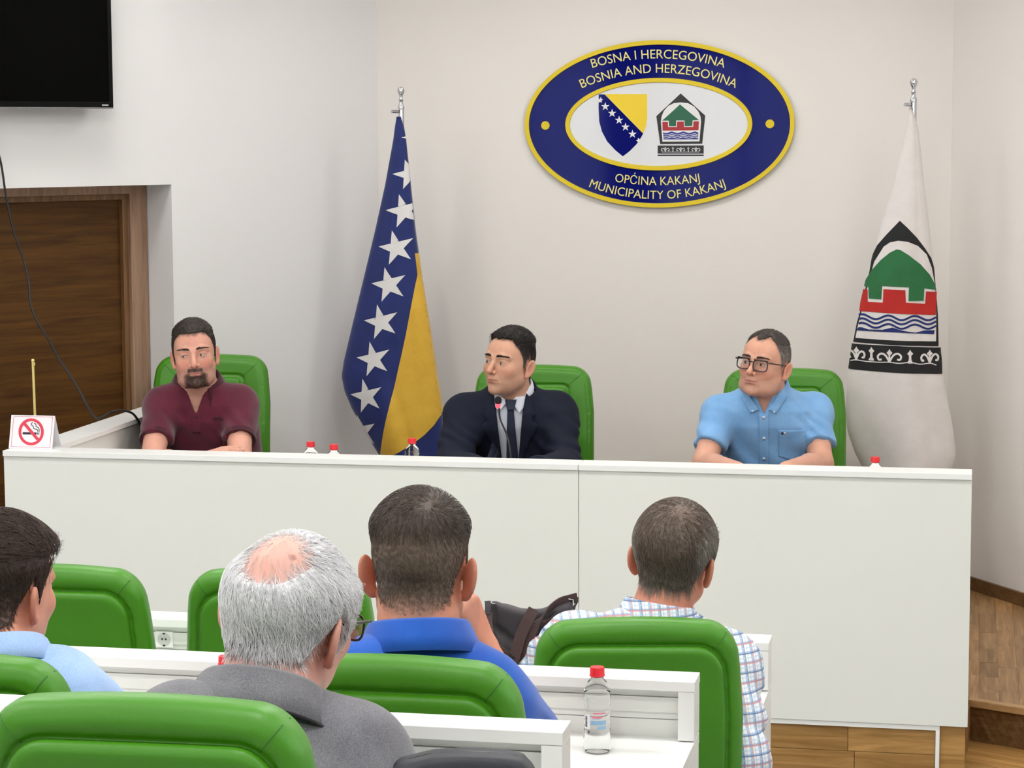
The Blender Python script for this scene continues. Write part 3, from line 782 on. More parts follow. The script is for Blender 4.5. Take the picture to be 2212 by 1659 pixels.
def wall_uv(px, py, y): p = Py(px, py, y); return (p[0], p[2])
SY = WY - 0.018
sc_ = wall_uv(1421.5, 268.5, SY); sa = (wall_uv(1713, 266, SY)[0] - wall_uv(1130, 272, SY)[0]) / 2; sb = (wall_uv(1421, 87.5, SY)[1] - wall_uv(1421, 449.5, SY)[1]) / 2
sg = empty('oval_sign', (sc_[0], WY, sc_[1] - sb), 'oval blue and yellow municipal sign with two coats of arms on the back wall', 'sign')
def ring(a0, b0, a1, b1, y0, y1, name, mat, n=120):
    """elliptic ring between outer a0,b0 and inner a1,b1 (inner None: a disc), front y0, back y1"""
    mb = MB(); O = ellipse(sc_[0], sc_[1], a0, b0, n)
    if a1 is None:
        vs = [(x, y0, z) for x, z in O] + [(x, y1, z) for x, z in O]
        mb.add(vs, [tuple(range(n)), tuple(range(2 * n - 1, n - 1, -1))] + [(i, n + i, n + (i + 1) % n, (i + 1) % n) for i in range(n)])
    else:
        I = ellipse(sc_[0], sc_[1], a1, b1, n)
        vs = [(x, y0, z) for x, z in O] + [(x, y1, z) for x, z in O] + [(x, y0, z) for x, z in I] + [(x, y1, z) for x, z in I]
        fs = []
        for i in range(n):
            j = (i + 1) % n; fs += [(i, n + i, n + j, j), (2 * n + i, 2 * n + j, 3 * n + j, 3 * n + i), (i, j, 2 * n + j, 2 * n + i), (n + i, 3 * n + i, 3 * n + j, n + j)]
        mb.add(vs, fs)
    return mb.obj(name, mat, sg, bevel=0.0012)
k1 = 9.5 / 291.5
ring(sa * 0.995, sb * 0.995, None, None, WY - 0.014, WY - 0.001, 'sign_plate', M['s_blue'])
ring(sa, sb, sa * (1 - k1), sb - sa * k1, WY - 0.021, WY - 0.012, 'border', M['s_yel'])
ia, ib = sa * 202 / 291.5, sb * 100 / 181
ring(ia, ib, ia - sa * k1, ib - sa * k1, WY - 0.021, WY - 0.013, 'inner_border', M['s_yel'])
ring(ia - sa * k1, ib - sa * k1, None, None, WY - 0.0165, WY - 0.013, 'white_field', M['s_white'])
for px, py in ((1178, 271), (1663, 267.5)):
    c = wall_uv(px, py, SY); disc_y(MB(), (c[0], 0, c[1]), sa * 9.2 / 291.5, WY - 0.018, WY - 0.013).obj('stud_cap', M['s_yel'], sg)
def S(px, py): return (1100 + px / 3.456, 60 + py / 3.456)     # sub-image pixels to photograph pixels
def on_sign(d):
    return lambda u, v: (lambda p: Vector((p[0], p[1], p[2])))(Py(u, v, WY - 0.0165 - d))
def sd(name, pts, mat, lay): return decal(name, [[S(*p) for p in lp] for lp in pts], on_sign(0.0004 * lay), mat, sg)
sd('shield_blue', [[(668, 497), (712, 497), (1000, 790), (975, 835), (948, 872), (900, 920), (848, 960), (790, 912), (732, 850), (692, 775), (672, 700), (667, 600)]], M['s_blue'], 1)
sd('shield_yellow', [[(712, 495), (1030, 495), (1030, 680), (1022, 735), (1000, 790)]], M['p_yel'], 1)
for (x, y) in ((717, 588), (768, 638), (820, 690), (868, 741), (920, 794)): sd('star', [star_pts(x, y, 33, 270)], M['p_white'], 2)
sd('star', [[(668, 528), (676, 534), (684, 515), (689, 532), (700, 535), (689, 545), (690, 562), (679, 552), (668, 560)]], M['p_white'], 2)
sd('star', [[(946, 842), (960, 834), (962, 820), (972, 832), (979, 828), (966, 848), (962, 856), (955, 846)]], M['p_white'], 2)
sd('crest_outline', [[(1280, 490), (1464, 656), (1441, 866), (1127, 869), (1098, 660)]], M['p_black'], 1)
sd('crest_field', [[(1144, 850), (1132, 700), (1138, 660), (1155, 620), (1185, 585), (1228, 563), (1280, 557), (1335, 563), (1380, 588), (1412, 625), (1428, 662), (1432, 700), (1420, 848)]], M['p_white'], 2)
sd('crest_roof', [[(1275, 572), (1418, 690), (1369, 691), (1367, 733), (1310, 735), (1308, 692), (1247, 692), (1245, 735), (1193, 735), (1191, 693), (1142, 693)]], M['p_green'], 3)
sd('crest_wall', [[(1143, 703), (1184, 703), (1187, 741), (1251, 741), (1253, 701), (1303, 700), (1305, 741), (1373, 739), (1375, 698), (1417, 698), (1413, 765), (1145, 768)]], M['p_red'], 3)
sd('crest_water', [[(1148, 785)] + [(1148 + t * 264 / 24, 780 + 6 * math.sin(t * 0.8)) for t in range(0, 25)] + [(1410, 833), (1152, 834)]], M['p_blue'], 3)
for q in (796, 808, 820): sd('wave_line', strokes([(1150 + t * 260 / 24, q + 5 * math.sin(t * 0.8)) for t in range(25)], 4), M['p_white'], 4)
sd('crest_base', [[(1108, 879), (1452, 878), (1452, 940), (1108, 940)], [(1108, 946), (1452, 946), (1452, 958), (1108, 958)]], M['p_black'], 1)
def curl(x, y, s, h, dirn):
    """one scroll leaving a stem foot at (x, y)"""
    return [(x, y), (x + dirn * 0.45 * s, y - 0.55 * h), (x + dirn * 0.95 * s, y - 0.72 * h), (x + dirn * 1.35 * s, y - 0.5 * h), (x + dirn * 1.25 * s, y - 0.18 * h), (x + dirn * 0.9 * s, y - 0.2 * h)]
orn = []
for x in (1165, 1222, 1280, 1337, 1394):
    orn += strokes([(x, 926), (x, 892)], 5) + [[(x - 9, 902), (x, 888), (x + 9, 902), (x, 908)]]
    if x in (1165, 1280, 1394):
        for dn_ in (-1, 1): orn += strokes(smooth_pts(curl(x, 924, 22, 34, dn_), 4), 4)
orn += strokes([(1140, 928), (1420, 928)], 3)
sd('ornament', orn, M['p_white'], 2)
# lettering: each line is set on an arc (centre of baseline, radius; R>0 arches upward)
def lettering(txt, cpx, base, width_px, cap_px, R):
    cu = bpy.data.curves.new('lettering', 'FONT'); cu.body = txt; cu.size = 1.0; cu.extrude = 0.0; cu.resolution_u = 4
    o = bpy.data.objects.new('lettering', cu); col.objects.link(o)
    dg = bpy.context.evaluated_depsgraph_get(); me = bpy.data.meshes.new_from_object(o.evaluated_get(dg)); bpy.data.objects.remove(o)
    co = np.empty(len(me.vertices) * 3); me.vertices.foreach_get('co', co); co = co.reshape(-1, 3)
    x0, x1 = co[:, 0].min(), co[:, 0].max()
    capm = CAPH
    x = (co[:, 0] - (x0 + x1) / 2) / (x1 - x0) * width_px; y = co[:, 1] / capm * cap_px
    out = np.empty_like(co); to3 = on_sign(0.0007)
    for i in range(len(co)):
        a = x[i] / abs(R)
        if R > 0: r = R + y[i]; u, v = cpx + r * math.sin(a), base + R - r * math.cos(a)
        else: r = -R - y[i]; u, v = cpx + r * math.sin(a), base + R + r * math.cos(a)
        out[i] = to3(u, v)
    me.vertices.foreach_set('co', out.ravel()); me.materials.clear(); me.materials.append(M['s_let']); me.update()
    o = link('lettering', me, sg); recenter(o)
    bmx = bmesh.new(); bmx.from_mesh(o.data); bmx.normal_update()
    if sum(f.normal.y for f in bmx.faces) > 0: bmesh.ops.reverse_faces(bmx, faces=bmx.faces[:])
    bmx.to_mesh(o.data); bmx.free(); return o
cu = bpy.data.curves.new('probe', 'FONT'); cu.body = 'H'; oo = bpy.data.objects.new('probe', cu); col.objects.link(oo)
mm = bpy.data.meshes.new_from_object(oo.evaluated_get(bpy.context.evaluated_depsgraph_get())); CAPH = max(v.co.y for v in mm.vertices); bpy.data.objects.remove(oo)
lettering('BOSNA I HERCEGOVINA', 1422, 126, 288, 19, 500)
lettering('BOSNIA AND HERZEGOVINA', 1423, 157, 340, 19, 425)
lettering('OP\u0106INA KAKANJ', 1420, 400, 185, 18, -560)
lettering('MUNICIPALITY OF KAKANJ', 1420, 430, 302, 18, -425)

# ================================================================== flags on poles
M['f_blue'] = mat_fabric('flag_blue', srgb(34, 48, 112), srgb(26, 38, 92), 0.6, 700, 0.15, 0.2)
M['f_yel'] = mat_fabric('flag_yellow', srgb(226, 182, 66), srgb(204, 160, 50), 0.6, 700, 0.15, 0.2)
M['f_white'] = mat_fabric('flag_white', srgb(226, 221, 219), srgb(212, 206, 204), 0.6, 700, 0.15, 0.2)
M['f_star'] = mat_fabric('flag_star_white', srgb(226, 224, 224), srgb(214, 212, 212), 0.6, 700, 0.15, 0.2)
M['f_black'] = mat_fabric('flag_black', srgb(32, 32, 34), srgb(24, 24, 26), 0.6, 700, 0.15, 0.1)
M['f_green'] = mat_fabric('flag_green', srgb(44, 112, 66), srgb(36, 98, 56), 0.6, 700, 0.15, 0.1)
M['f_red'] = mat_fabric('flag_red', srgb(190, 42, 36), srgb(170, 34, 30), 0.6, 700, 0.15, 0.1)
M['f_navy'] = mat_fabric('flag_navy', srgb(30, 44, 110), srgb(24, 36, 92), 0.6, 700, 0.15, 0.1)
def flag(yp, pole_px, top_py, prof, depth, label, folds, pole_w=0.0135):
    """prof: (py, x left, x right) outline of the hanging cloth; yp: its plane"""
    pp = Py(pole_px, top_py, yp + 0.02); px_ = Py(pole_px + 3, 985, yp + 0.02)[0]
    X0 = pp[0]; ZT = pp[2]
    t = empty('flag_pole', (X0, yp + 0.02, ZP), label, 'flag')
    g = MB().lathe([(0.012, ZP + 0.03), (0.012, ZT - 0.085)], 16, (X0, yp + 0.02, 0)); g.obj('pole', M['chrome'], t, smooth=True)
    s_ = lambda r, z: (r, ZT + z)
    MB().lathe([s_(0.0125, -0.088), s_(0.0135, -0.082), s_(0.0125, -0.074), s_(0.008, -0.066), s_(0.0075, -0.056), s_(0.0105, -0.051), s_(0.007, -0.046), s_(0.0065, -0.036), s_(0.009, -0.03), s_(0.0135, -0.020), s_(0.0145, -0.012), s_(0.012, -0.004), s_(0.004, 0.001)], 18, (X0, yp + 0.02, 0)).obj('finial', M['chrome'], t, smooth=True)
    MB().lathe([(0.17, ZP + 0.001), (0.17, ZP + 0.018), (0.06, ZP + 0.03), (0.022, ZP + 0.05), (0.022, ZP + 0.11)], 28, (X0, yp + 0.02, 0)).obj('pole_base', M['chrome'], t, smooth=True)
    MB().tube([(X0 - 0.012, yp + 0.01, ZT - 0.096), (X0 - 0.03, yp - 0.012, ZT - 0.096)], 0.007, 10).obj('clip', M['chrome'], t, smooth=True)
    zs = []; xl = []; xr = []
    for (py, a, b) in prof:
        A_ = Py(a, py, yp); B_ = Py(b, py, yp); zs.append(A_[2]); xl.append(A_[0]); xr.append(B_[0])
    zs = np.array(zs)[::-1]; xl = np.array(xl)[::-1]; xr = np.array(xr)[::-1]
    def srf(x, z, off=0.0, back=False):
        a = np.interp(z, zs, xl); b = np.interp(z, zs, xr); s = np.clip((2 * x - a - b) / max(b - a, 1e-5), -0.992, 0.992)
        xx = (a + b) / 2 + s * (b - a) / 2
        k = np.clip((zs[-1] - z) / (zs[-1] - zs[0]), 0, 1)
        d = depth * (0.12 + 0.88 * k) * (1 - s * s) ** 0.5
        fo = folds(s, k) * (1 - s ** 4)
        y = yp - d - fo - off if not back else yp + 0.35 * d + 0.05 * k
        return Vector((xx + s * off * 1.6, y, z))
    nz, ns = 150, 80; V = []; F = []
    for i in range(nz + 1):
        z = zs[-1] + (zs[0] - zs[-1]) * i / nz; a = np.interp(z, zs, xl); b = np.interp(z, zs, xr)
        for j in range(ns + 1): s = -0.992 * math.cos(PI * j / ns); V.append(srf((a + b) / 2 + s * (b - a) / 2, z))
        for j in range(ns - 1, 0, -2): s = -0.992 * math.cos(PI * j / ns); V.append(srf((a + b) / 2 + s * (b - a) / 2, z, 0, True))
    W_ = ns + 1 + ns // 2
    for i in range(nz):
        for j in range(W_): F.append((i * W_ + j, (i + 1) * W_ + j, (i + 1) * W_ + (j + 1) % W_, i * W_ + (j + 1) % W_))
    F.append(tuple(range(W_ - 1, -1, -1))); F.append(tuple(nz * W_ + j for j in range(W_)))
    def to3(off): return lambda u, v: (lambda p: srf(p[0], p[2], off))(Py(u, v, yp))
    return t, V, F, to3
def fl_fold(s, k): return 0.010 * k * np.cos(5.5 * s + 0.6) - 0.014 * k * np.exp(-((s - 0.30 * k) / 0.1) ** 2)
profL = [(252, 857, 866), (275, 853, 873), (300, 850, 877), (400, 832, 887), (500, 810, 897), (600, 786, 911), (700, 762, 927), (780, 743, 939), (812, 738.5, 943), (845, 745, 949), (880, 760, 954), (930, 788, 960), (985, 822, 966), (1060, 850, 970), (1150, 862, 966), (1240, 880, 960)]
fl, V, F, fto = flag(8.80, 866, 188, profL, 0.13, 'tall blue and yellow flag with white stars on a chrome pole', fl_fold)
z_a, z_b = Py(905, 548, 8.80)[2], Py(958, 890, 8.80)[2]
Va = np.array([tuple(v) for v in V]); mi = []
for f_ in F:
    c_ = Va[list(f_)].mean(0); j_ = [i % 121 for i in f_]
    mi.append(1 if len(f_) == 4 and z_b < c_[2] < z_a and min(j_) >= 70 and max(j_) <= 88 else 0)
fab = recenter(link('cloth', mesh('cloth', V, F, [M['f_blue'], M['f_yel']], True, mi), fl))
C5 = lambda x, y: (700 + x / 1.975, 160 + y / 1.975)
fd = lambda name, lps, mat, lay, to, parent, st=6.0: decal(name, lps, to(0.0014 * lay), mat, parent, st, True)
yb = [(408, 722), (404, 850), (380, 1000), (364, 1100), (345, 1200), (322, 1310), (300, 1420), (277, 1520), (254, 1622)]
fd('yellow_field', [[C5(*p) for p in yb] + [C5(300, 1624), C5(345, 1600), C5(400, 1566), C5(445, 1530), C5(480, 1492), C5(508, 1440), C5(530, 1430), C5(530, 1300), C5(500, 1000), C5(430, 730)]], M['f_yel'], 1, fto, fl)
for (x, y, R, a) in ((366, 270, 32, 180), (366, 428, 66, 182), (347, 583, 74, 183), (320, 739, 76, 184), (292, 895, 77, 184), (262, 1052, 77, 184), (232, 1209, 77, 184), (203, 1366, 77, 184), (172, 1522, 77, 184)):
    fd('star', [star_pts(*C5(x, y), R / 1.975, a)], M['f_star'], 1, fto, fl, 6.0)
MB().box((0, 0, 0), (0.001, 0.001, 0.001))
prR = [(232, 1964, 1968), (248, 1962, 1975), (280, 1956, 1984), (320, 1948, 1989), (360, 1938, 1993), (400, 1928, 1997), (440, 1917, 2002), (500, 1899, 2009), (560, 1883, 2016), (620, 1869, 2021), (680, 1855, 2026), (740, 1841, 2031), (800, 1832, 2037), (850, 1828, 2046), (890, 1826, 2054), (930, 1830, 2061), (975, 1845, 2066), (1000, 1858, 2060), (1040, 1876, 2040), (1120, 1890, 2020), (1220, 1900, 2010)]
def fr_fold(s, k): return 0.010 * k * np.cos(4.2 * s - 0.4) - 0.010 * k * np.exp(-((s - 0.55) / 0.12) ** 2)
fr_, V, F, gto = flag(8.72, 1974, 170, prR, 0.12, 'tall white municipal flag with castle crest on a chrome pole', fr_fold)
recenter(link('cloth', mesh('cloth', V, F, M['f_white'], True), fr_))
C6 = lambda x, y: (1780 + x / 1.906, 150 + y / 1.906)
gd = lambda name, lps, mat, lay, st=6.0: decal(name, [[C6(*p) for p in lp] for lp in lps], gto(0.0013 * lay), mat, fr_, st, True)
gd('crest_outline', [[(314, 621), (345, 650), (382, 690), (415, 735), (440, 775), (456, 830), (466, 950), (470, 1137), (123, 1119), (138, 1040), (155, 985), (172, 905), (190, 830), (200, 765), (222, 722), (262, 676)]], M['f_black'], 1)
gd('crest_field', [[(308, 703), (345, 707), (385, 724), (420, 760), (440, 815), (452, 880), (458, 960), (458, 1116), (135, 1102), (150, 1030), (163, 985), (178, 915), (190, 868), (212, 790), (250, 728), (275, 710)]], M['f_white'], 2)
gd('crest_roof', [[(302, 738), (318, 741), (350, 762), (395, 800), (430, 842), (450, 880), (456, 906), (410, 898), (407, 949), (348, 949), (350, 893), (245, 888), (241, 943), (191, 940), (190, 894), (168, 891), (180, 862), (205, 822), (240, 782), (275, 752)]], M['f_green'], 3)
gd('crest_wall', [[(164, 903), (187, 904), (187, 953), (247, 956), (250, 901), (336, 904), (338, 955), (413, 961), (416, 911), (458, 914), (455, 1008), (152, 992)]], M['f_red'], 3)
for q, w in ((1013, 8), (1030, 8), (1048, 8)): gd('wave_line', strokes([(150 + t * 306 / 30, q + t * 0.25 - 9 * math.sin(t * 0.62 + 0.6)) for t in range(31)], w), M['f_navy'], 3)
gd('crest_water', [[(142, 1071), (150, 1058), (165, 1058), (190, 1066), (215, 1074), (245, 1066), (285, 1056), (320, 1068), (350, 1080), (375, 1078), (410, 1070), (450, 1070), (448, 1086), (300, 1076)]], M['f_navy'], 3)
gd('crest_base', [[(110, 1132), (116, 1126), (300, 1131), (478, 1143), (484, 1150), (485, 1251), (97, 1229)]], M['f_black'], 1)
D8 = lambda x, y: ((1840 + x / 10.05 - 1780) * 1.906, (700 + y / 10.05 - 150) * 1.906)
orn = []
for i, (x, y) in enumerate(((128, 470), (452, 470), (835, 505), (1270, 525), (1680, 535))):
    b = y + 290
    orn += strokes([D8(x, y + 60), D8(x, b)], [8, 12] if i in (1, 3) else 7)
    orn += [[D8(x - 62, y + 78), D8(x - 20, y + 35), D8(x, y - 6), D8(x + 22, y + 35), D8(x + 66, y + 82), D8(x + 20, y + 130), D8(x - 20, y + 130)]]
    if i in (0, 2, 4):
        for dd in (-1, 1): orn += strokes([D8(*p) for p in smooth_pts(curl(x, b - 20, 180 if i == 2 else 130, 240, dd), 5)], 8)
    if i in (1, 3): orn += [[D8(x - 40, b - 60), D8(x + 40, b - 60), D8(x + 60, b), D8(x - 65, b - 8)]]
orn += strokes([D8(*p) for p in smooth_pts([(0, 775), (130, 755), (330, 778), (600, 790), (830, 785), (1050, 808), (1270, 790), (1480, 838), (1680, 822), (1820, 868)], 5)], 4)
gd('ornament', orn, M['f_white'], 2)

# ================================================================== television, cable
def onwall(px, py, off):
    r = ray(px, py); q = CL + NL * off; t = ((q - CAMP) @ NL) / (r @ NL); return CAMP + r * t
tvp = onwall(247, 235, 0.115); s0 = (tvp - CL) @ DL; z0 = tvp[2]
tv = empty('television', tuple(CL + DL * (s0 + 0.6) + NL * 0.1 + UP * z0), 'large black wall-mounted television at the upper left', 'television')
MB().obox(CL, DL, NL, UP, (s0, s0 + 1.24), (0.062, 0.112), (z0, z0 + 0.72)).obj('casing', M['silver'], tv, bevel=0.003)
g = MB()
for a, b in (((s0 + 0.0045, s0 + 1.236), (z0 + 0.0045, z0 + 0.024)), ((s0 + 0.0045, s0 + 1.236), (z0 + 0.700, z0 + 0.7155)), ((s0 + 0.0045, s0 + 0.021), (z0 + 0.024, z0 + 0.70)), ((s0 + 1.22, s0 + 1.236), (z0 + 0.024, z0 + 0.70))):
    g.obox(CL, DL, NL, UP, a, (0.110, 0.1155), b)
g.obj('bezel', M['bezel'], tv, bevel=0.0008)
MB().obox(CL, DL, NL, UP, (s0 + 0.021, s0 + 1.22), (0.110, 0.1135), (z0 + 0.024, z0 + 0.70)).obj('screen', M['screen'], tv)
MB().obox(CL, DL, NL, UP, (s0 + 0.026, s0 + 0.054), (0.1155, 0.1160), (z0 + 0.0105, z0 + 0.0155)).obj('maker_badge', M['silver'], tv)
MB().obox(CL, DL, NL, UP, (s0 + 0.35, s0 + 0.9), (0.001, 0.062), (z0 + 0.15, z0 + 0.55)).obj('wall_bracket', M['black'], tv)
cpx = [(-34, 222, 0.05), (-26, 262, 0.03), (-14, 300, 0.02), (2, 352, 0.02), (14, 430, 0.02), (30, 500, 0.03), (52, 565, 0.05), (62, 610, 0.08), (65, 650, 0.11), (78, 690, 0.15), (104, 732, 0.22), (125, 772, 0.30), (152, 812, 0.38), (172, 845, 0.44), (190, 880, 0.50), (206, 902, 0.56), (214, 903.5, 0.56), (226, 898, 0.56), (240, 890, 0.56), (262, 887, 0.50), (280, 890, 0.44), (293, 900, 0.40), (306, 925, 0.36), (312, 960, 0.33)]
cp = [onwall(*q) for q in cpx]
cb = MB().tube([tuple(p) for p in smooth_pts(cp, 5)], 0.0042, 8).obj('power_cable', M['cable'], None, smooth=True)
tag(cb, 'long black cable hanging in front of the brown door down to the white table', 'cable')

# ================================================================== things on the long table
Ct = lambda x, y: (x / 6.9125, 760 + y / 6.9125)
yt0 = 6.915
TL_, TRr, BRr, BL_ = [Ct(*q) for q in ((170, 940), (820, 950), (778, 1470), (130, 1450))]
b0 = Py(*BL_, yt0); b1 = Py(*BRr, yt0); zb = DZ + 0.0006
tw = b1[0] - b0[0]; th = Py(*TL_, yt0 + 0.03)[2] - zb
tn = empty('tent_sign', ((b0[0] + b1[0]) / 2, yt0 + 0.035, zb), 'folded white no smoking card on the left corner of the long table', 'sign')
M['card'] = mat_plain('white_card', srgb(240, 238, 242), 0.5, 0.01); M['card_red'] = mat_plain('card_red', srgb(222, 62, 84), 0.5); M['card_ink'] = mat_plain('card_ink', srgb(24, 26, 44), 0.5); M['card_pink'] = mat_plain('card_pink', srgb(214, 120, 150), 0.5)
bx0, bx1 = b0[0], b1[0]; lean = 0.026; dpt = 0.075
tx0 = Py(*TL_, yt0 + lean)[0]; tx1 = Py(*TRr, yt0 + lean)[0]
def tface(y0, y1):
    g = MB(); th_ = 0.0012
    g.add([(bx0, y0, zb), (bx1, y0, zb), (tx1, y1, zb + th), (tx0, y1, zb + th), (bx0, y0 + th_, zb), (bx1, y0 + th_, zb), (tx1, y1 + th_, zb + th), (tx0, y1 + th_, zb + th)],
          [(0, 1, 2, 3), (7, 6, 5, 4), (0, 4, 5, 1), (1, 5, 6, 2), (2, 6, 7, 3), (3, 7, 4, 0)]); return g
tface(yt0, yt0 + lean).obj('front_face', M['card'], tn); tface(yt0 + dpt, yt0 + lean).obj('rear_face', M['card'], tn)
def card3(off):
    def f(u, v):
        # intersect the pixel ray with the leaning card
        nrm = np.array([0, -th, lean]); nrm /= np.linalg.norm(nrm); q = np.array([bx0, yt0, zb]) + nrm * off; r = ray(u, v)
        return Vector(CAMP + r * (((q - CAMP) @ nrm) / (r @ nrm)))
    return f
cdl = lambda name, lps, mat, lay: decal(name, [[Ct(*p) for p in lp] for lp in lps], card3(0.0004 * lay), mat, tn)
rbx = smooth_pts([(225, 965), (500, 968), (765, 975), (783, 995), (765, 1200), (745, 1405), (730, 1428), (450, 1420), (190, 1415), (170, 1395), (185, 1200), (205, 985), (225, 965)], 3)
cdl('card_border', strokes(rbx, 7), M['card_pink'], 1)
def ringl(cx, cy, rx, ry, w, n=56):
    o = [(cx + (rx + w / 2) * math.cos(2 * PI * i / n), cy + (ry + w / 2) * math.sin(2 * PI * i / n)) for i in range(n)]; q = [(cx + (rx - w / 2) * math.cos(2 * PI * i / n), cy + (ry - w / 2) * math.sin(2 * PI * i / n)) for i in range(n)]
    return [[o[i], o[(i + 1) % n], q[(i + 1) % n], q[i]] for i in range(n)]
cdl('cigarette', [[(338, 1200), (545, 1204), (545, 1237), (338, 1234)], [(556, 1204), (567, 1204), (565, 1237), (554, 1237)], [(575, 1205), (587, 1205), (585, 1238), (573, 1238)]], M['card_ink'], 1)
cdl('smoke', strokes(smooth_pts([(497, 1056), (472, 1068), (470, 1092), (495, 1110), (500, 1140), (530, 1154), (558, 1164), (566, 1195)], 5), 11) + strokes(smooth_pts([(512, 1064), (536, 1084), (540, 1115), (568, 1130), (583, 1155), (585, 1195)], 5), 11), M['card_ink'], 1)
cdl('prohibition_ring', ringl(465, 1195, 168, 181, 42) + [stroke([(365, 1072), (566, 1312)], 46)], M['card_red'], 2)
gp0 = Pz(78, 962, DZ); gp0[1] = 7.03; pole_top = Py(71, 781, 7.03); gpb = Py(79, 958, 7.03)
gp = empty('table_flag_pole', (gpb[0], 7.06, WT), 'thin brass table flag pole behind the no smoking card', 'pole')
MB().tube([(gpb[0], 7.03, WT + 0.012), tuple(pole_top)], 0.0042, 10).obj('rod', M['gold'], gp, smooth=True)
MB().lathe([(0.0042, 0), (0.006, 0.003), (0.004, 0.008)], 12, tuple(pole_top)).obj('cap', M['gold'], gp, smooth=True)
MB().tube([(pole_top[0], 7.03, pole_top[2] - 0.006), (pole_top[0] + 0.006, 7.028, pole_top[2] - 0.004), (pole_top[0] + 0.007, 7.028, pole_top[2] - 0.012)], 0.002, 8).obj('hook', M['gold'], gp, smooth=True)
MB().lathe([(0.045, WT), (0.045, WT + 0.008), (0.012, WT + 0.016)], 24, (gpb[0], 7.03, 0)).obj('pole_foot', M['gold'], gp, smooth=True)

# water bottles
M['pet'] = mat_glass('clear_plastic', (0.97, 0.985, 0.99), 0.02, 1.18)
M['water'] = mat_glass('water', (0.97, 0.99, 1.0), 0.0, 1.33)
M['cap'] = mat_plain('red_cap', srgb(226, 36, 46), 0.35, 0.02)
M['label'] = mat_plain('bottle_label', srgb(226, 234, 242), 0.45, 0.03)
M['label_blue'] = mat_plain('bottle_label_blue', srgb(140, 180, 214), 0.45); M['label_pink'] = mat_plain('bottle_label_pink', srgb(222, 130, 150), 0.45)
def bottle(loc, label, h=0.155, ink=False, rz=0.0):
    t = empty('water_bottle', loc, label, 'bottle', 'water bottles with red caps')
    s = h / 0.155; r0 = 0.0245
    pr = [(0.014, 0.0), (0.022, 0.0015), (r0, 0.007), (r0 + 0.0003, 0.028), (r0 - 0.0016, 0.031), (r0 - 0.0016, 0.036), (r0 - 0.0002, 0.040)]
    for k in range(6): pr += [(r0 - 0.0006, 0.043 + k * 0.0085), (r0 - 0.0016, 0.047 + k * 0.0085)]
    pr += [(r0 - 0.0002, 0.098), (r0, 0.104), (r0 - 0.0018, 0.107), (r0 - 0.0003, 0.111), (r0 - 0.002, 0.118), (r0 - 0.0075, 0.128), (0.0118, 0.1345), (0.0108, 0.137), (0.0125, 0.1385), (0.0105, 0.140), (0.0105, 0.150)]
    MB().lathe([(r * s, z * s) for r, z in pr], 28, loc).obj('bottle_body', M['pet'], t, smooth=True)
    MB().lathe([(0.0105 * s, 0.1375 * s), (0.0128 * s, 0.138 * s), (0.0142 * s, 0.1395 * s), (0.0135 * s, 0.142 * s), (0.0132 * s, 0.152 * s), (0.0124 * s, h), (0.004 * s, h + 0.0002)], 28, loc).obj('cap', M['cap'], t, smooth=True)
    if ink:
        def patch(a0, a1, z0, z1, mat, name, rr=0.0004, n=10):
            vs = []; fs = []
            for k in range(n + 1):
                a = math.radians(a0 + (a1 - a0) * k / n)
                for z in (z0, z1): vs.append((loc[0] + (r0 * s + rr) * math.cos(a), loc[1] + (r0 * s + rr) * math.sin(a), loc[2] + z * s))
            for k in range(n): fs.append((2 * k, 2 * k + 2, 2 * k + 3, 2 * k + 1))
            return recenter(link(name, mesh(name, vs, fs, mat, True), t))
        for (a, b, z0_, z1_, m_) in ((218, 247, 0.046, 0.072, 'label'), (252, 318, 0.054, 0.062, 'label_blue'), (256, 300, 0.066, 0.070, 'label_pink'), (262, 316, 0.074, 0.0765, 'label_pink'), (280, 318, 0.046, 0.0515, 'label_blue'), (255, 290, 0.0645, 0.0655, 'label_blue')):
            patch(a, b, z0_, z1_, M[m_], 'label_print')
        z = 0.049
        rr_ = random.Random(5)
        while z < 0.069:
            d = rr_.choice((0.0005, 0.0009, 0.0013)); patch(222, 234, z, z + d, M['card_ink'], 'barcode', 0.0007, 3); z += d + rr_.choice((0.0005, 0.0008))
        patch(240, 246, 0.038, 0.043, M['card_ink'], 'date_stamp', 0.0007, 3)
    return t
for (px, py, lab) in ((671, 954, 'water bottle on the long table, first from the man in maroon'), (721, 960, 'water bottle on the long table, second from the man in maroon'), (890, 947, 'water bottle on the long table, just left of the man in the suit'), (1891, 987, 'water bottle at the right end of the long table below the white flag')):
    p = Pz(px, py, WT + 0.155); bottle((p[0], p[1], WT), lab)
WB = 1.058 - 0.113; WA = 0.90 - 0.113; WC = 1.223 - 0.113
p = Pz(1290, 1441, WB + 0.155); bottle((p[0], p[1], WB + 0.0005), 'clear water bottle standing on the middle row desk by its right end', 0.155, True)
p = Pz(487, 1417, WB + 0.155); bottle((p[0], p[1], WB + 0.0005), 'water bottle on the middle row desk, behind the white haired man')

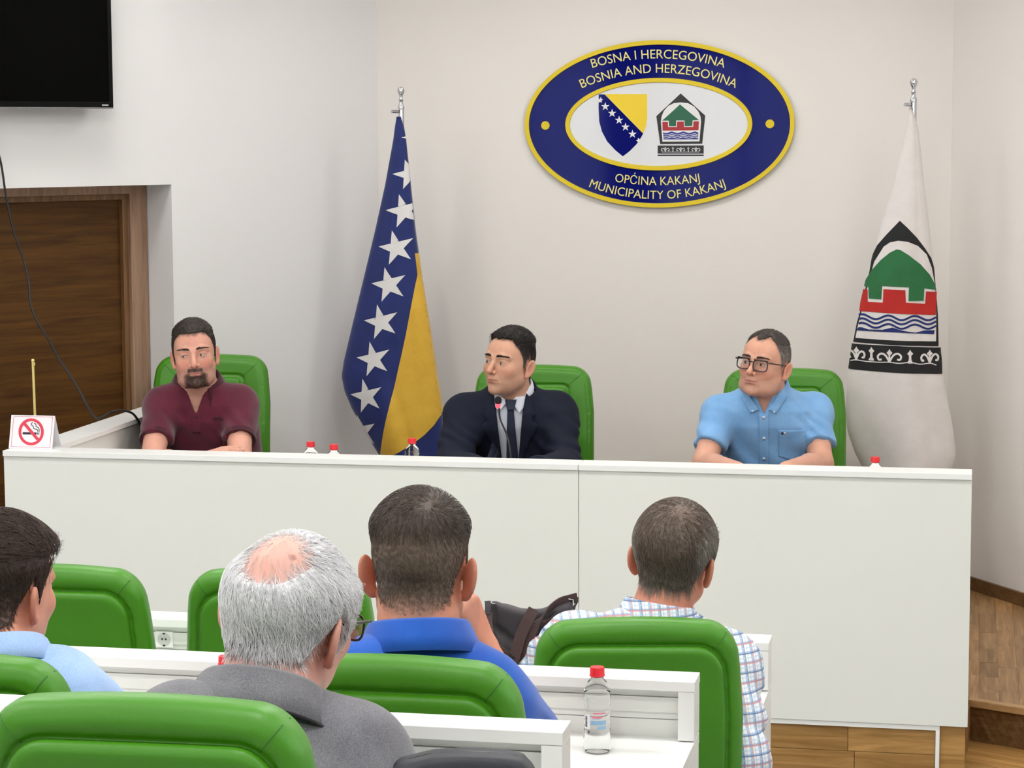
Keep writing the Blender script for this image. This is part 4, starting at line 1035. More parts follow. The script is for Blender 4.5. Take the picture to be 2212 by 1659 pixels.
# gooseneck microphone
M['led'] = mat_emit('red_led_ring', (1.0, 0.05, 0.07), 2.2)
mt = Py(1076, 871, 7.42); mb0 = np.array([mt[0] + 0.058, 7.36, WT])
mc = empty('gooseneck_microphone', tuple(mb0), 'black gooseneck microphone with a lit red ring before the man in the suit', 'microphone')
MB().box((mb0[0] - 0.05, mb0[1] - 0.06, WT + 0.0005), (mb0[0] + 0.05, mb0[1] + 0.06, WT + 0.04)).obj('mic_base', M['black'], mc, bevel=0.008)
neck = smooth_pts([mb0 + [0, 0, 0.035], mb0 + [-0.004, 0.0, 0.09], mb0 + [-0.02, 0.02, 0.15], mt + [0.008, -0.002, -0.055], mt + [0.003, 0, -0.016]], 6)
MB().tube(neck, 0.0032, 10).obj('gooseneck', M['black'], mc, smooth=True)
MB().lathe([(0.006, -0.016), (0.0085, -0.012), (0.0085, -0.004), (0.006, -0.002)], 18, tuple(mt)).obj('light_ring', M['led'], mc, smooth=True)
MB().lathe([(0.006, -0.003), (0.0115, 0.002), (0.0125, 0.012), (0.009, 0.020), (0.002, 0.0235)], 18, tuple(mt)).obj('windscreen', mat_plain('foam_black', srgb(18, 18, 20), 0.9, bump=0.6, bscale=1500), mc, smooth=True)

# ================================================================== bags
M['bag'] = mat_leather('dark_grey_leather', srgb(70, 66, 70), 0.5, 0.15)
M['strap'] = mat_fabric('brown_webbing', srgb(82, 62, 60), srgb(62, 46, 46), 0.7, 1400, 0.3, 0.1)
Cb = lambda x, y: (1000 + x / 7.9, 1260 + y / 7.9)
ZB = 4.96
bag = empty('shoulder_bag', tuple(Pz(1130, 1420, WA)), 'dark grey shoulder bag with brown strap on the front row desk', 'bag')
def bag_pt(x, y, z=0.0): return P(*Cb(x, y), ZB + z)
fr_r = np.array([Rh[0], Rh[1], 0]); bc = bag_pt(760, 830)
zbot = WA + 0.001
def f_bag(p):
    u = (p - bc) @ fr_r; z = p[:, 2]; y = (p - bc) @ np.array([-Rh[1], Rh[0], 0])
    top = np.interp(u, [-0.04, -0.026, -0.012, 0.0, 0.03, 0.075, 0.105, 0.14, 0.15], [bag_pt(0, 300)[2], bag_pt(0, 285)[2], bag_pt(0, 330)[2], bag_pt(0, 350)[2], bag_pt(0, 425)[2], bag_pt(0, 425)[2], bag_pt(0, 350)[2], bag_pt(0, 275)[2], bag_pt(0, 300)[2]])
    zc = (top + zbot) / 2; hz = (top - zbot) / 2
    k = np.clip((z - zbot) / 0.2, 0, 1)
    d2 = rr2(u - 0.048 + 0.014 * (1 - k), z - zc, 0.095 - 0.004 * (1 - k), hz, 0.012)
    th_ = 0.042 - 0.026 * k + 0.004 * np.sin(u * 70 + z * 25)
    w = np.stack([np.maximum(d2 + 0.012, 0), np.abs(y) - th_ + 0.01], -1)
    d = np.linalg.norm(np.maximum(w, 0), axis=-1) + np.minimum(w.max(-1), 0) - 0.011
    fold = np.abs(u + 0.022 + 0.12 * (z - bc[2])) ; d = smax(d, -(np.hypot(fold, y + th_) - 0.005), 0.006)
    fold2 = np.abs((z - bc[2]) * 0.8 + 0.55 * u + 0.008); d = smax(d, -(np.hypot(fold2, y + th_ + 0.002) - 0.007), 0.012)
    return d * 0.8
V, Q = nets(f_bag, axis(bc[0] - 0.13, bc[0] + 0.19, 0.004), axis(bc[1] - 0.12, bc[1] + 0.12, 0.005), axis(zbot - 0.01, bc[2] + 0.12, 0.004))
recenter(link('bag_body', fast_mesh('bag_body', V, Q, M['bag']), bag))
def bp(l, dz): return [bag_pt(x, y, z + dz) for (x, y, z) in l]
def strap(l, w, name='strap', side=None, mat=None, n=6):
    pts = smooth_pts(bp(l, 0.0), n); return MB().ribbon(pts, fr_r if side is None else side, w, 0.0026).obj(name, mat or M['strap'], bag, smooth=False)
strap([(435, 500, -0.03), (440, 700, -0.045), (470, 900, -0.06), (560, 1060, -0.07), (700, 1180, -0.075), (830, 1290, -0.07), (880, 1400, -0.06)], 0.017)
strap([(1210, 440, -0.045), (1100, 640, -0.055), (1000, 860, -0.06), (930, 1080, -0.065), (870, 1300, -0.07), (860, 1400, -0.07)], 0.024)
strap([(1950, 245, -0.005), (1830, 275, -0.01), (1640, 330, -0.02), (1480, 430, -0.035), (1330, 600, -0.045), (1180, 820, -0.05), (1090, 1040, -0.055), (1030, 1260, -0.06), (1000, 1400, -0.06)], 0.022, side=[np.array(fr_r) * math.cos(a) + np.array([0, 0, 1]) * math.sin(a) for a in np.linspace(1.45, 0.25, 49)])
strap([(1960, 260, 0.02), (1900, 420, 0.01), (1760, 470, -0.005), (1600, 530, -0.02), (1450, 640, -0.03), (1380, 760, -0.035)], 0.02, side=[np.array(fr_r) * math.cos(a) + np.array([0, 0, 1]) * math.sin(a) for a in np.linspace(1.3, 0.4, 31)])
g = MB(); g.tube([bag_pt(1780, 262, -0.012), bag_pt(1880, 280, -0.012), bag_pt(1880, 385, -0.012)], 0.0016, 8); g.obj('buckle', M['silver'], bag, smooth=True)
g = MB(); g.tube([bag_pt(460, 300, -0.02), bag_pt(500, 345, -0.02), bag_pt(550, 345, -0.02)], 0.0016, 8); g.obj('buckle', M['silver'], bag, smooth=True)
strap([(420, 300, -0.03), (425, 400, -0.034), (418, 520, -0.036)], 0.0125, 'strap_tab', mat=M['bag'])
# black case lying on the nearest desk
cs_c = P(1003, 1650, 2.93)
M['case'] = mat_leather('black_case_leather', srgb(52, 54, 60), 0.5, 0.2)
def f_case(p):
    u = (p - cs_c) @ fr_r; y = (p - cs_c) @ np.array([-Rh[1], Rh[0], 0]); z = p[:, 2]
    top = np.interp(u, [-0.095, -0.08, -0.04, 0.0, 0.05, 0.075, 0.092], [cs_c[2] - 0.004, cs_c[2] + 0.004, cs_c[2] + 0.0135, cs_c[2] + 0.016, cs_c[2] + 0.0135, cs_c[2] + 0.008, cs_c[2] - 0.010])
    z0_ = WC + 0.001; zc = (top + z0_) / 2; hz = (top - z0_) / 2
    d2 = rr2(u, z - zc, 0.092, hz, 0.008); w = np.stack([np.maximum(d2 + 0.01, 0), np.abs(y) - 0.03 + 0.012], -1)
    return (np.linalg.norm(np.maximum(w, 0), axis=-1) + np.minimum(w.max(-1), 0) - 0.011) * 0.9
V, Q = nets(f_case, axis(cs_c[0] - 0.14, cs_c[0] + 0.14, 0.004), axis(cs_c[1] - 0.1, cs_c[1] + 0.1, 0.005), axis(WC - 0.01, cs_c[2] + 0.05, 0.004))
co_ = recenter(link('document_case', fast_mesh('document_case', V, Q, M['case']))); tag(co_, 'rounded black leather case on the nearest desk, at the bottom edge', 'case')
g = MB().tube([cs_c + fr_r * (-0.09 + 0.18 * i / 8) + np.array([0, -0.0, 0]) + (np.array([0, 0, np.interp(-0.09 + 0.18 * i / 8, [-0.095, -0.08, -0.04, 0.0, 0.05, 0.075, 0.092], [-0.004, 0.004, 0.0135, 0.016, 0.0135, 0.008, -0.010])])) for i in range(9)], 0.0016, 8)
g.obj('piping', M['black'], co_, smooth=True)
# ================================================================== people
M['skin'] = mat_vcol('skin', 0.48, 0.35, 0.12, 900.0, 0.12)
M['hair'] = mat_vcol('hair', 0.5, 0.35)
M['eye'] = mat_vcol('eye', 0.12, 0.5)
def lerp3(a, b, t): return a + (np.asarray(b) - a) * np.clip(t, 0, 1)[:, None]
def sst(a, b, x): t = np.clip((x - a) / (b - a), 0, 1); return t * t * (3 - 2 * t)
def head_sdf(q, g, detail=True, ears=True):
    """q: points in head space (face along -y, chin z=-.118, crown z=.118)"""
    w = g.get('w', 1.0); jw = g.get('jaw', 1.0); ax = np.abs(q[:, 0]); m = np.stack([ax, q[:, 1], q[:, 2]], -1)
    d = ell(m, (0, 0.012, 0.030), (0.0755 * w, 0.094, 0.088))
    d = smin(d, ell(m, (0, -0.028, -0.030), (0.0655 * w, 0.064, 0.084)), 0.030)
    d = smin(d, ell(m, (0, -0.046, 0.040), (0.060 * w, 0.047, 0.050)), 0.020)
    d = smin(d, ell(m, (0, -0.030, -0.074), (0.055 * jw, 0.054, 0.042)), 0.025)
    d = smin(d, sph(m, (0.048 * jw, 0.000, -0.062), 0.019), 0.030)
    d = smin(d, ell(m, (0, -0.078, -0.099), (0.024 * jw, 0.019, 0.018)), 0.020)
    d = smin(d, ell(m, (0.038 * w, -0.064, -0.026), (0.024, 0.021, 0.022)), 0.022)
    if g.get('jowl', 0): d = smin(d, ell(m, (0.040 * jw, -0.038, -0.088), (0.022, 0.03, 0.02)), 0.03)
    if detail:
        d = smin(d, chain(m, [(0.010, -0.0905, 0.019), (0.030, -0.087, 0.0235), (0.050, -0.073, 0.0185)], [0.007, 0.0085, 0.006], 0.004), 0.012)
        d = smax(d, -ell(m, (0.0315, -0.1045, 0.0005), (0.0185, 0.0165, 0.0115)), 0.012)
        d = smin(d, sph(m, (0.0315, -0.0772, -0.0005), 0.0146), 0.004)
        nl = g.get('nose', 1.0)
        d = smin(d, chain(m, [(0, -0.0885, 0.016), (0, -0.0985, -0.004), (0, -0.0985 - 0.0165 * nl, -0.0315)], [0.0065, 0.0072, 0.0098 * g.get('nosew', 1.0)], 0.006), 0.010)
        d = smin(d, sph(m, (0.0125 * g.get('nosew', 1.0), -0.1015, -0.0355), 0.0078), 0.006)
        d = smax(d, -ell(m, (0.0065, -0.1085, -0.0425), (0.0036, 0.005, 0.003)), 0.003)
        d = smin(d, ell(m, (0, -0.0855, -0.060), (0.029, 0.0145, 0.021)), 0.014)
        d = smax(d, -cone(m, (0.019, -0.097, -0.040), (0.031, -0.088, -0.062), 0.003), 0.010)       # fold beside the nose
        d = smin(d, ell(m, (0, -0.0985, -0.0612), (0.0225, 0.0052, 0.0042)), 0.0035)
        d = smin(d, ell(m, (0, -0.0972, -0.0700), (0.0195, 0.0062, 0.0052)), 0.0035)
        d = smax(d, -chain(m, [(0, -0.1055, -0.0652), (0.014, -0.1025, -0.0650), (0.0255, -0.0935, -0.0672)], [0.0019, 0.0017, 0.0016], 0.001), 0.0025)
        d = smax(d, -ell(m, (0, -0.105, -0.0815), (0.017, 0.007, 0.0045)), 0.008)
        so = g.get('slit', 0.0048)
        d = smax(d, -ell(m, (0.0318, -0.0955, -0.0008), (0.0152, 0.0105, so)), 0.0012)
    if not ears: return d
    # ear
    t = math.radians(g.get('flare', 24)); e = m - np.array([0.0745 * w, 0.010, -0.016])
    ex = e[:, 0] * math.cos(t) - e[:, 1] * math.sin(t); ey = e[:, 0] * math.sin(t) + e[:, 1] * math.cos(t); ez = e[:, 2]
    ey2 = ey - 0.18 * ez
    E = np.stack([ex, ey2 - 0.012, ez], -1); es = g.get('ear', 1.0)
    ear = ell(E, (0.004, 0, 0.003 * es), (0.0075, 0.0185 * es, 0.0315 * es)); ear = smin(ear, ell(E, (0.003, -0.006, -0.024 * es), (0.006, 0.009, 0.011)), 0.008)
    ear = smax(ear, -ell(E, (0.0115, -0.001, 0.003), (0.0075, 0.0128 * es, 0.0245 * es)), 0.003)
    ear = smin(ear, chain(E, [(0.004, -0.003, 0.016), (0.0035, 0.007, 0.006), (0.004, 0.007, -0.008), (0.004, -0.002, -0.015)], [0.002, 0.003, 0.0035, 0.003], 0.002), 0.003)
    d = smin(d, ear, 0.006)
    return d
HL = ([0, 20, 38, 52, 66, 76, 84, 92, 104, 118, 135, 160, 180], [0.082, 0.084, 0.088, 0.070, 0.042, 0.020, -0.012, 0.018, 0.030, -0.006, -0.052, -0.074, -0.076])
def hair_base(q, b):
    """head without ears, joined to the neck (head space)"""
    d = head_sdf(q, b['g'], False, False); n = (b['N'] + np.array([0, 0, -0.01]) - b['H']) @ b['R'] / b['s']; nk = b.get('neck', 0.058) / b['s']
    return smin(d, cone(q, (0, 0.022, -0.055), n, nk, nk * 1.12), 0.030)
def hair_mask(q, g):
    phi = np.degrees(np.abs(np.arctan2(q[:, 0], -q[:, 1]))); tb = g.get('hl', HL)
    h = np.interp(phi, tb[0], tb[1])
    n = 0.0035 * hsh(q, 160.0, 2.0)
    return sst(-0.006, 0.010, q[:, 2] - h + n)
def hl_dist(q, g):
    phi = np.degrees(np.abs(np.arctan2(q[:, 0], -q[:, 1]))); tb = g.get('hl', HL); return np.where(phi < 75, q[:, 2] - np.interp(phi, tb[0], tb[1]), 0.05)
def hand_prims(wr, dr, pn, side, curl, sc=1.0, spread=0.06):
    """wrist point, direction of the fingers, palm normal (towards the palm), side +1/-1 for the thumb along across"""
    dr = np.asarray(dr, float); dr = dr / np.linalg.norm(dr); pn = np.asarray(pn, float); pn = pn - dr * (pn @ dr); pn /= np.linalg.norm(pn); ac = np.cross(dr, pn) * side
    out = []
    wr = np.asarray(wr, float)
    for k, o in enumerate((-0.026, -0.009, 0.009, 0.025)):
        out.append(([wr + ac * o * 0.55 * sc + dr * 0.012, wr + ac * o * sc + dr * 0.086 * sc], [0.0165 * sc, 0.0125 * sc]))
    lens = (0.058, 0.072, 0.078, 0.070)
    for k, o in enumerate((-0.029, -0.010, 0.010, 0.029)):
        b = wr + ac * o * sc + dr * (0.084 if k else 0.078) * sc; pts = [b]; rs = [0.0098 * sc]
        a = 0.0; dirn = dr + ac * spread * (k - 1.5); dirn /= np.linalg.norm(dirn)
        for j, fr in enumerate((0.45, 0.31, 0.24)):
            a += curl[min(j, len(curl) - 1)] * (1.0 + 0.07 * (1.5 - k)); v = dirn * math.cos(a) + pn * math.sin(a)
            pts.append(pts[-1] + v * lens[k] * fr * sc); rs.append((0.0088, 0.0080, 0.0066)[j] * sc)
        out.append((pts, rs))
    tb = wr + ac * 0.022 * sc + dr * 0.022 * sc; v1 = dr * 0.72 + ac * 0.62 + pn * 0.32; v1 /= np.linalg.norm(v1); v2 = dr * 0.86 + ac * 0.30 + pn * 0.42; v2 /= np.linalg.norm(v2)
    out.append(([tb, tb + v1 * 0.042 * sc, tb + v1 * 0.042 * sc + v2 * 0.030 * sc, tb + v1 * 0.042 * sc + v2 * 0.054 * sc], [0.0145 * sc, 0.0108 * sc, 0.0094 * sc, 0.0072 * sc]))
    return out
def torso_sdf(p, b, off=0.0, tab=None):
    """upright trunk; widths along the spine from hip (t=0) to neck base (t=1)"""
    T, Wd, Dp = tab or b['tab']
    zh, zn = b['hip'][2], b['N'][2]; t = (p[:, 2] - zh) / (zn - zh); tc = np.clip(t, -0.3, 1.05)
    spx = np.interp(tc, [0, 0.5, 0.8, 1.0], [b['hip'][0], b['mid'][0], b['chest'][0], b['N'][0]]); spy = np.interp(tc, [0, 0.5, 0.8, 1.0], [b['hip'][1], b['mid'][1], b['chest'][1], b['N'][1]])
    dx = p[:, 0] - spx; dy = p[:, 1] - spy; R = b['Rt']; u = dx * R[0, 0] + dy * R[1, 0]; v = dx * R[0, 1] + dy * R[1, 1]
    w = np.interp(tc, T, Wd) + off; dd = np.interp(tc, T, Dp) + off
    n = (np.abs(u / w) ** 2.4 + np.abs(v / dd) ** 2.4) ** (1 / 2.4)
    d = (n - 1) * np.minimum(w, dd) * 0.85
    zc = np.maximum(p[:, 2] - (zn + 0.012 + off), (zh - 0.13 - off) - p[:, 2])
    return smax(d, zc, 0.03)
TAB = ([-0.3, 0, 0.25, 0.5, 0.72, 0.86, 0.95, 1.05], [0.150, 0.168, 0.162, 0.168, 0.178, 0.155, 0.100, 0.066], [0.120, 0.132, 0.132, 0.134, 0.128, 0.102, 0.076, 0.062])
def arm_pts(b, s): return b['S' + s], b['E' + s], b['W' + s]
def body_sdf(p, b):
    d = torso_sdf(p, b)
    hb = b['H'] + b['R'] @ np.array([0, 0.022, -0.055]) * b['s']
    nk = b.get('neck', 0.058); d = smin(d, cone(p, hb, b['N'] + np.array([0, 0, -0.01]), nk, nk * 1.12), 0.030)
    for s in 'LR':
        S_, E_, W_ = arm_pts(b, s)
        d = smin(d, cone(p, b['N'] + np.array([0, 0, -0.044]), S_, 0.050, 0.048), 0.05)
        d = smin(d, cone(p, S_, E_, 0.049, 0.041), 0.035); fm = E_ + (W_ - E_) * 0.35
        d = smin(d, chain(p, [E_, fm, W_], [0.040, 0.042, 0.028], 0.01), 0.02)
        c = W_; near = np.linalg.norm(p - c, axis=-1) < 0.26
        if near.any():
            q = p[near]; dh = None
            for pts, rs in b['hand' + s]:
                e = chain(q, pts, rs, 0.002); dh = e if dh is None else smin(dh, e, 0.0035 if len(rs) > 2 else 0.014)
            d[near] = smin(d[near], dh, 0.012)
        hj, kn, an = b['leg' + s]
        d = smin(d, cone(p, hj, kn, 0.078, 0.056), 0.05); d = smin(d, cone(p, kn, an, 0.054, 0.038), 0.02)
    q = (p - b['H']) @ b['R'] / b['s']; near = np.linalg.norm(q, axis=-1) < 0.2
    if near.any(): d[near] = smin(d[near], head_sdf(q[near], b['g']) * b['s'], 0.012)
    return d
def shirt_sdf(p, b, off=0.012, sleeve=0.6, arm=0.012, hem=-0.2, folds=1.0, vneck=None, neckr=0.064, seed=0.0):
    c = b
    d = torso_sdf(p, b, off)
    for s in 'LR':
        S_, E_, W_ = arm_pts(b, s)
        d = smin(d, cone(p, b['N'] + np.array([0, 0, -0.044]), S_, 0.050 + off * 0.7, 0.047 + arm), 0.05)
        if sleeve <= 1.0:
            e = S_ + (E_ - S_) * sleeve; ax_ = (E_ - S_) / np.linalg.norm(E_ - S_)
            a = cone(p, S_, e + ax_ * 0.02, 0.049 + arm, b.get('cuff', 0.052) + arm * 0.5); a = smax(a, (p - e) @ ax_, 0.003)
        else:
            L2 = sleeve - 1.0; e = E_ + (W_ - E_) * L2; ax_ = (W_ - E_) / np.linalg.norm(W_ - E_)
            a = smin(cone(p, S_, E_, 0.050 + arm, 0.045 + arm), cone(p, E_, e + ax_ * 0.02, 0.045 + arm, b.get('cuff', 0.040) + arm * 0.5), 0.02)
            a = np.where(((p - e) @ ax_) > -0.05, smax(a, (p - e) @ ax_, 0.003), a)
        d = smin(d, a, 0.04)
        # the seam where the sleeve is set in, and pull folds around elbow and armpit
        rel = p - S_; rr = np.linalg.norm(rel, axis=-1); near = np.exp(-(np.linalg.norm(p - (S_ * 0.35 + E_ * 0.65), axis=-1) / 0.10) ** 2)
        ang = p @ np.array([38.0, 21.0, 46.0]) + 2.2 * hsh(p, 14.0, seed + 1)
        d = d + folds * near * 0.0042 * np.sin(ang * 1.9)
    base = hsh(p, 17.0, seed) * 0.0022 + 0.0030 * np.sin(p @ np.array([30, 14, 40.0]) + 3.0 * hsh(p, 9.0, seed + 4)) * sst(0.95, 0.55, (p[:, 2] - b['hip'][2]) / (b['N'][2] - b['hip'][2]))
    d = d + folds * base
    # neck opening
    hb = b['H'] + b['R'] @ np.array([0, 0.022, -0.055]) * b['s']; up = (hb - b['N']); up /= np.linalg.norm(up)
    d = smax(d, -cone(p, b['N'] + up * (-0.004), b['N'] + up * 0.2, neckr if neckr > 0.078 else b.get('neck', 0.058) - 0.004), 0.004)
    rel = p - b['N']; R = b['Rt']; u = rel @ R[:, 0]; v = rel @ R[:, 1]; z = rel[:, 2]
    if vneck is not None:
        zb_, wt = vneck                       # opening down to zb_, half width wt at the collar
        hw = wt * np.clip((z - zb_) / (0.03 - zb_), 0, 1.4) ** 0.9
        cut = np.maximum(np.abs(u) - hw, np.maximum(v + 0.0, zb_ - z)); d = smax(d, -cut, 0.003)
    d = smax(d, (b['hip'][2] + hem) - p[:, 2], 0.004)
    return d
def trousers_sdf(p, b):
    d = smax(torso_sdf(p, b, 0.006), p[:, 2] - (b['hip'][2] + 0.06), 0.01)
    for s in 'LR':
        hj, kn, an = b['leg' + s]; d = smin(d, cone(p, hj, kn, 0.088, 0.068), 0.05); e = kn + (an - kn) * 0.93
        d = smin(d, cone(p, kn, e, 0.066, 0.058), 0.03)
    return d + 0.003 * hsh(p, 22.0, 1.0)
def bounds(pts, pad): P_ = np.array(pts); return P_.min(0) - pad, P_.max(0) + pad
def march(f, o, dvec, n=40, step=0.8, tmax=0.6):
    t = np.zeros(len(o))
    for _ in range(n): t = np.clip(t + f(o + dvec * t[:, None]) * step, 0, tmax)
    return o + dvec * t[:, None]
def grad(f, p, e=0.0012):
    d0 = f(p); g = np.stack([f(p + np.eye(3)[k] * e) - d0 for k in range(3)], -1); return d0, g / (np.linalg.norm(g, axis=-1, keepdims=True) + 1e-9)
def strand_mesh(name, paths, rad, cols, parent, mat):
    """paths (n, k, 3), three-sided tapered hairs"""
    n, k, _ = paths.shape; tng = np.gradient(paths, axis=1); tng /= np.linalg.norm(tng, axis=-1, keepdims=True) + 1e-9
    ref = np.random.RandomState(4).normal(size=(n, 1, 3)); u = np.cross(tng, np.broadcast_to(ref, tng.shape)); u /= np.linalg.norm(u, axis=-1, keepdims=True) + 1e-9; w = np.cross(tng, u)
    taper = np.linspace(1.0, 0.35, k)[None, :, None] * rad
    V = np.stack([paths + taper * (math.cos(a) * u + math.sin(a) * w) for a in (0, 2 * PI / 3, 4 * PI / 3)], 2).reshape(-1, 3)
    base = (np.arange(n)[:, None] * k + np.arange(k - 1)[None]).ravel() * 3; Q = []
    for i in range(3): j = (i + 1) % 3; Q.append(np.stack([base + i, base + j, base + 3 + j, base + 3 + i], -1))
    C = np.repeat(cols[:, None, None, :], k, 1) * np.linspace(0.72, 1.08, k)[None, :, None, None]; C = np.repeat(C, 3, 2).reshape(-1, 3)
    me = fast_mesh(name, V, np.concatenate(Q), mat, True, np.clip(C, 0, 1)); return recenter(link(name, me, parent))
def grow(b, mask, flow, n, length, lift, colf, rad, seed=1, k=5, droop=0.0, base_h=0.0, jit=0.35, base=None):
    """hairs rooted on the head, combed along flow(q) (head space)"""
    rs = np.random.RandomState(seed); dirs = rs.normal(size=(n, 3)); dirs /= np.linalg.norm(dirs, axis=-1, keepdims=True)
    hs = base or (lambda q: hair_base(q, b))
    q = march(hs, dirs * 0.19, -dirs, 26, 0.85, 0.19); m = mask(q); keep = rs.rand(n) < m; q = q[keep]; m = m[keep]; n = len(q)
    if n == 0: return None
    col_ = colf(q, rs); L = (length(q) if callable(length) else np.full(n, length)) * rs.uniform(0.7, 1.15, n); Lf = lift(q) if callable(lift) else np.full(n, lift)
    fl = flow(q) + rs.normal(size=(n, 3)) * jit * 0.5; path = [q.copy()]; p = q.copy()
    for i in range(1, k):
        d, g = grad(hs, p); f_ = flow(p) + (fl - flow(q)); f_ = f_ - g * (f_ * g).sum(-1, keepdims=True); f_ /= np.linalg.norm(f_, axis=-1, keepdims=True) + 1e-9
        h = Lf * math.sin(min(1.0, i / (k - 1) * 1.15) * PI / 2)
        p = p + f_ * (L / (k - 1))[:, None]; d2 = hs(p); p = p + g * (np.clip(h - d2, -0.02, 0.02))[:, None]; p[:, 2] -= droop * L * i / k
        path.append(p.copy())
    paths = np.stack(path, 1); paths = paths @ b['R'].T * b['s'] + b['H']
    return paths, col_
def collar(b, mat, parent, name='collar', rx=0.066, ry=0.066, stand=0.030, fold=0.036, front=0.075, open_a=28, flare=0.016, lift=0.0, tilt=None, tip=0.0, thick=0.0022, trim=None):
    """fold-over collar around the neck; open_a: half opening angle at the front (degrees)"""
    hb = b['H'] + b['R'] @ np.array([0, 0.022, -0.055]) * b['s']; up = hb - b['N']; up /= np.linalg.norm(up)
    up = up * 0.55 + np.array([0, 0, 0.45]); up /= np.linalg.norm(up)
    R = b['Rt']; X = R[:, 0] - up * (R[:, 0] @ up); X /= np.linalg.norm(X); Yb = np.cross(up, X); o = b['N'] + up * lift
    nA = 48; V = []; F = []; prof_n = 7
    for i in range(nA + 1):
        s = -1 + 2 * i / nA; a = s * (PI - math.radians(open_a)); k = abs(s) ** 2.2                # 0 at the nape, 1 at the front ends
        f_ = fold + (front - fold) * k; dx, dy = math.sin(a), math.cos(a); fwd = -Yb
        rad_ = X * dx * rx + Yb * dy * ry; nrm = X * dx + Yb * dy
        st = stand * (1 - 0.35 * k); tipv = X * math.copysign(tip * k ** 4, dx) if tip else 0
        low = -0.022 - 0.006 * k
        pr = [(0.0, low), (0.0015, st * 0.5), (0.003, st), (0.006, st + 0.0025), (0.0095, st - 0.002), (0.012 + flare * 0.45, st - f_ * 0.5), (0.013 + flare, st - f_)]
        for j, (rr, zz) in enumerate(pr):
            c = o + rad_ + nrm * rr + up * zz
            if j >= 5: c = c + (tipv * ((j - 4) / 2.0) if tip else 0) + fwd * 0.006 * k * (j - 4)
            V.append(c)
    for i in range(nA):
        for j in range(prof_n - 1): F.append((i * prof_n + j, (i + 1) * prof_n + j, (i + 1) * prof_n + j + 1, i * prof_n + j + 1))
    me = mesh(name, V, F, mat, True); ob = recenter(link(name, me, parent))
    md = ob.modifiers.new('thickness', 'SOLIDIFY'); md.thickness = thick; md.offset = 0.0
    if trim is not None:
        pts = [V[i * prof_n + prof_n - 1] for i in range(nA + 1)]
        MB().tube(pts, 0.0026, 6).obj('collar_trim', trim, ob, smooth=True)
    return ob
def drape(name, loops, f, b, off, mat, parent, step=0.012, thick=0.002, start=0.4, origin=None, smooth=True):
    """flat pattern (u to the side, z up, about the neck base) laid on the front of a garment"""
    R = b['Rt']; O = b['N'] if origin is None else origin; bm = poly_bm(loops, lambda u, v: Vector((u, v, 0)), step)
    uv = np.array([(v.co.x, v.co.y) for v in bm.verts]); o = O + uv[:, :1] * R[:, 0] + uv[:, 1:2] * np.array([0, 0, 1.0]) - R[:, 1] * start
    hit = march(f, o, R[:, 1], 60, 0.8, start + 0.15) - R[:, 1] * off
    for v, c in zip(bm.verts, hit): v.co = Vector(c)
    bm.normal_update()
    if sum(fc.normal.dot(Vector(R[:, 1])) for fc in bm.faces) > 0: bmesh.ops.reverse_faces(bm, faces=bm.faces[:])
    me = bpy.data.meshes.new(name); bm.to_mesh(me); bm.free(); me.materials.append(mat)
    if smooth: me.polygons.foreach_set('use_smooth', [True] * len(me.polygons))
    ob = recenter(link(name, me, parent))
    if thick: md = ob.modifiers.new('thickness', 'SOLIDIFY'); md.thickness = thick; md.offset = 1.0
    return ob
def circ(u, z, r, n=14): return [(u + r * math.cos(2 * PI * i / n), z + r * math.sin(2 * PI * i / n)) for i in range(n)]
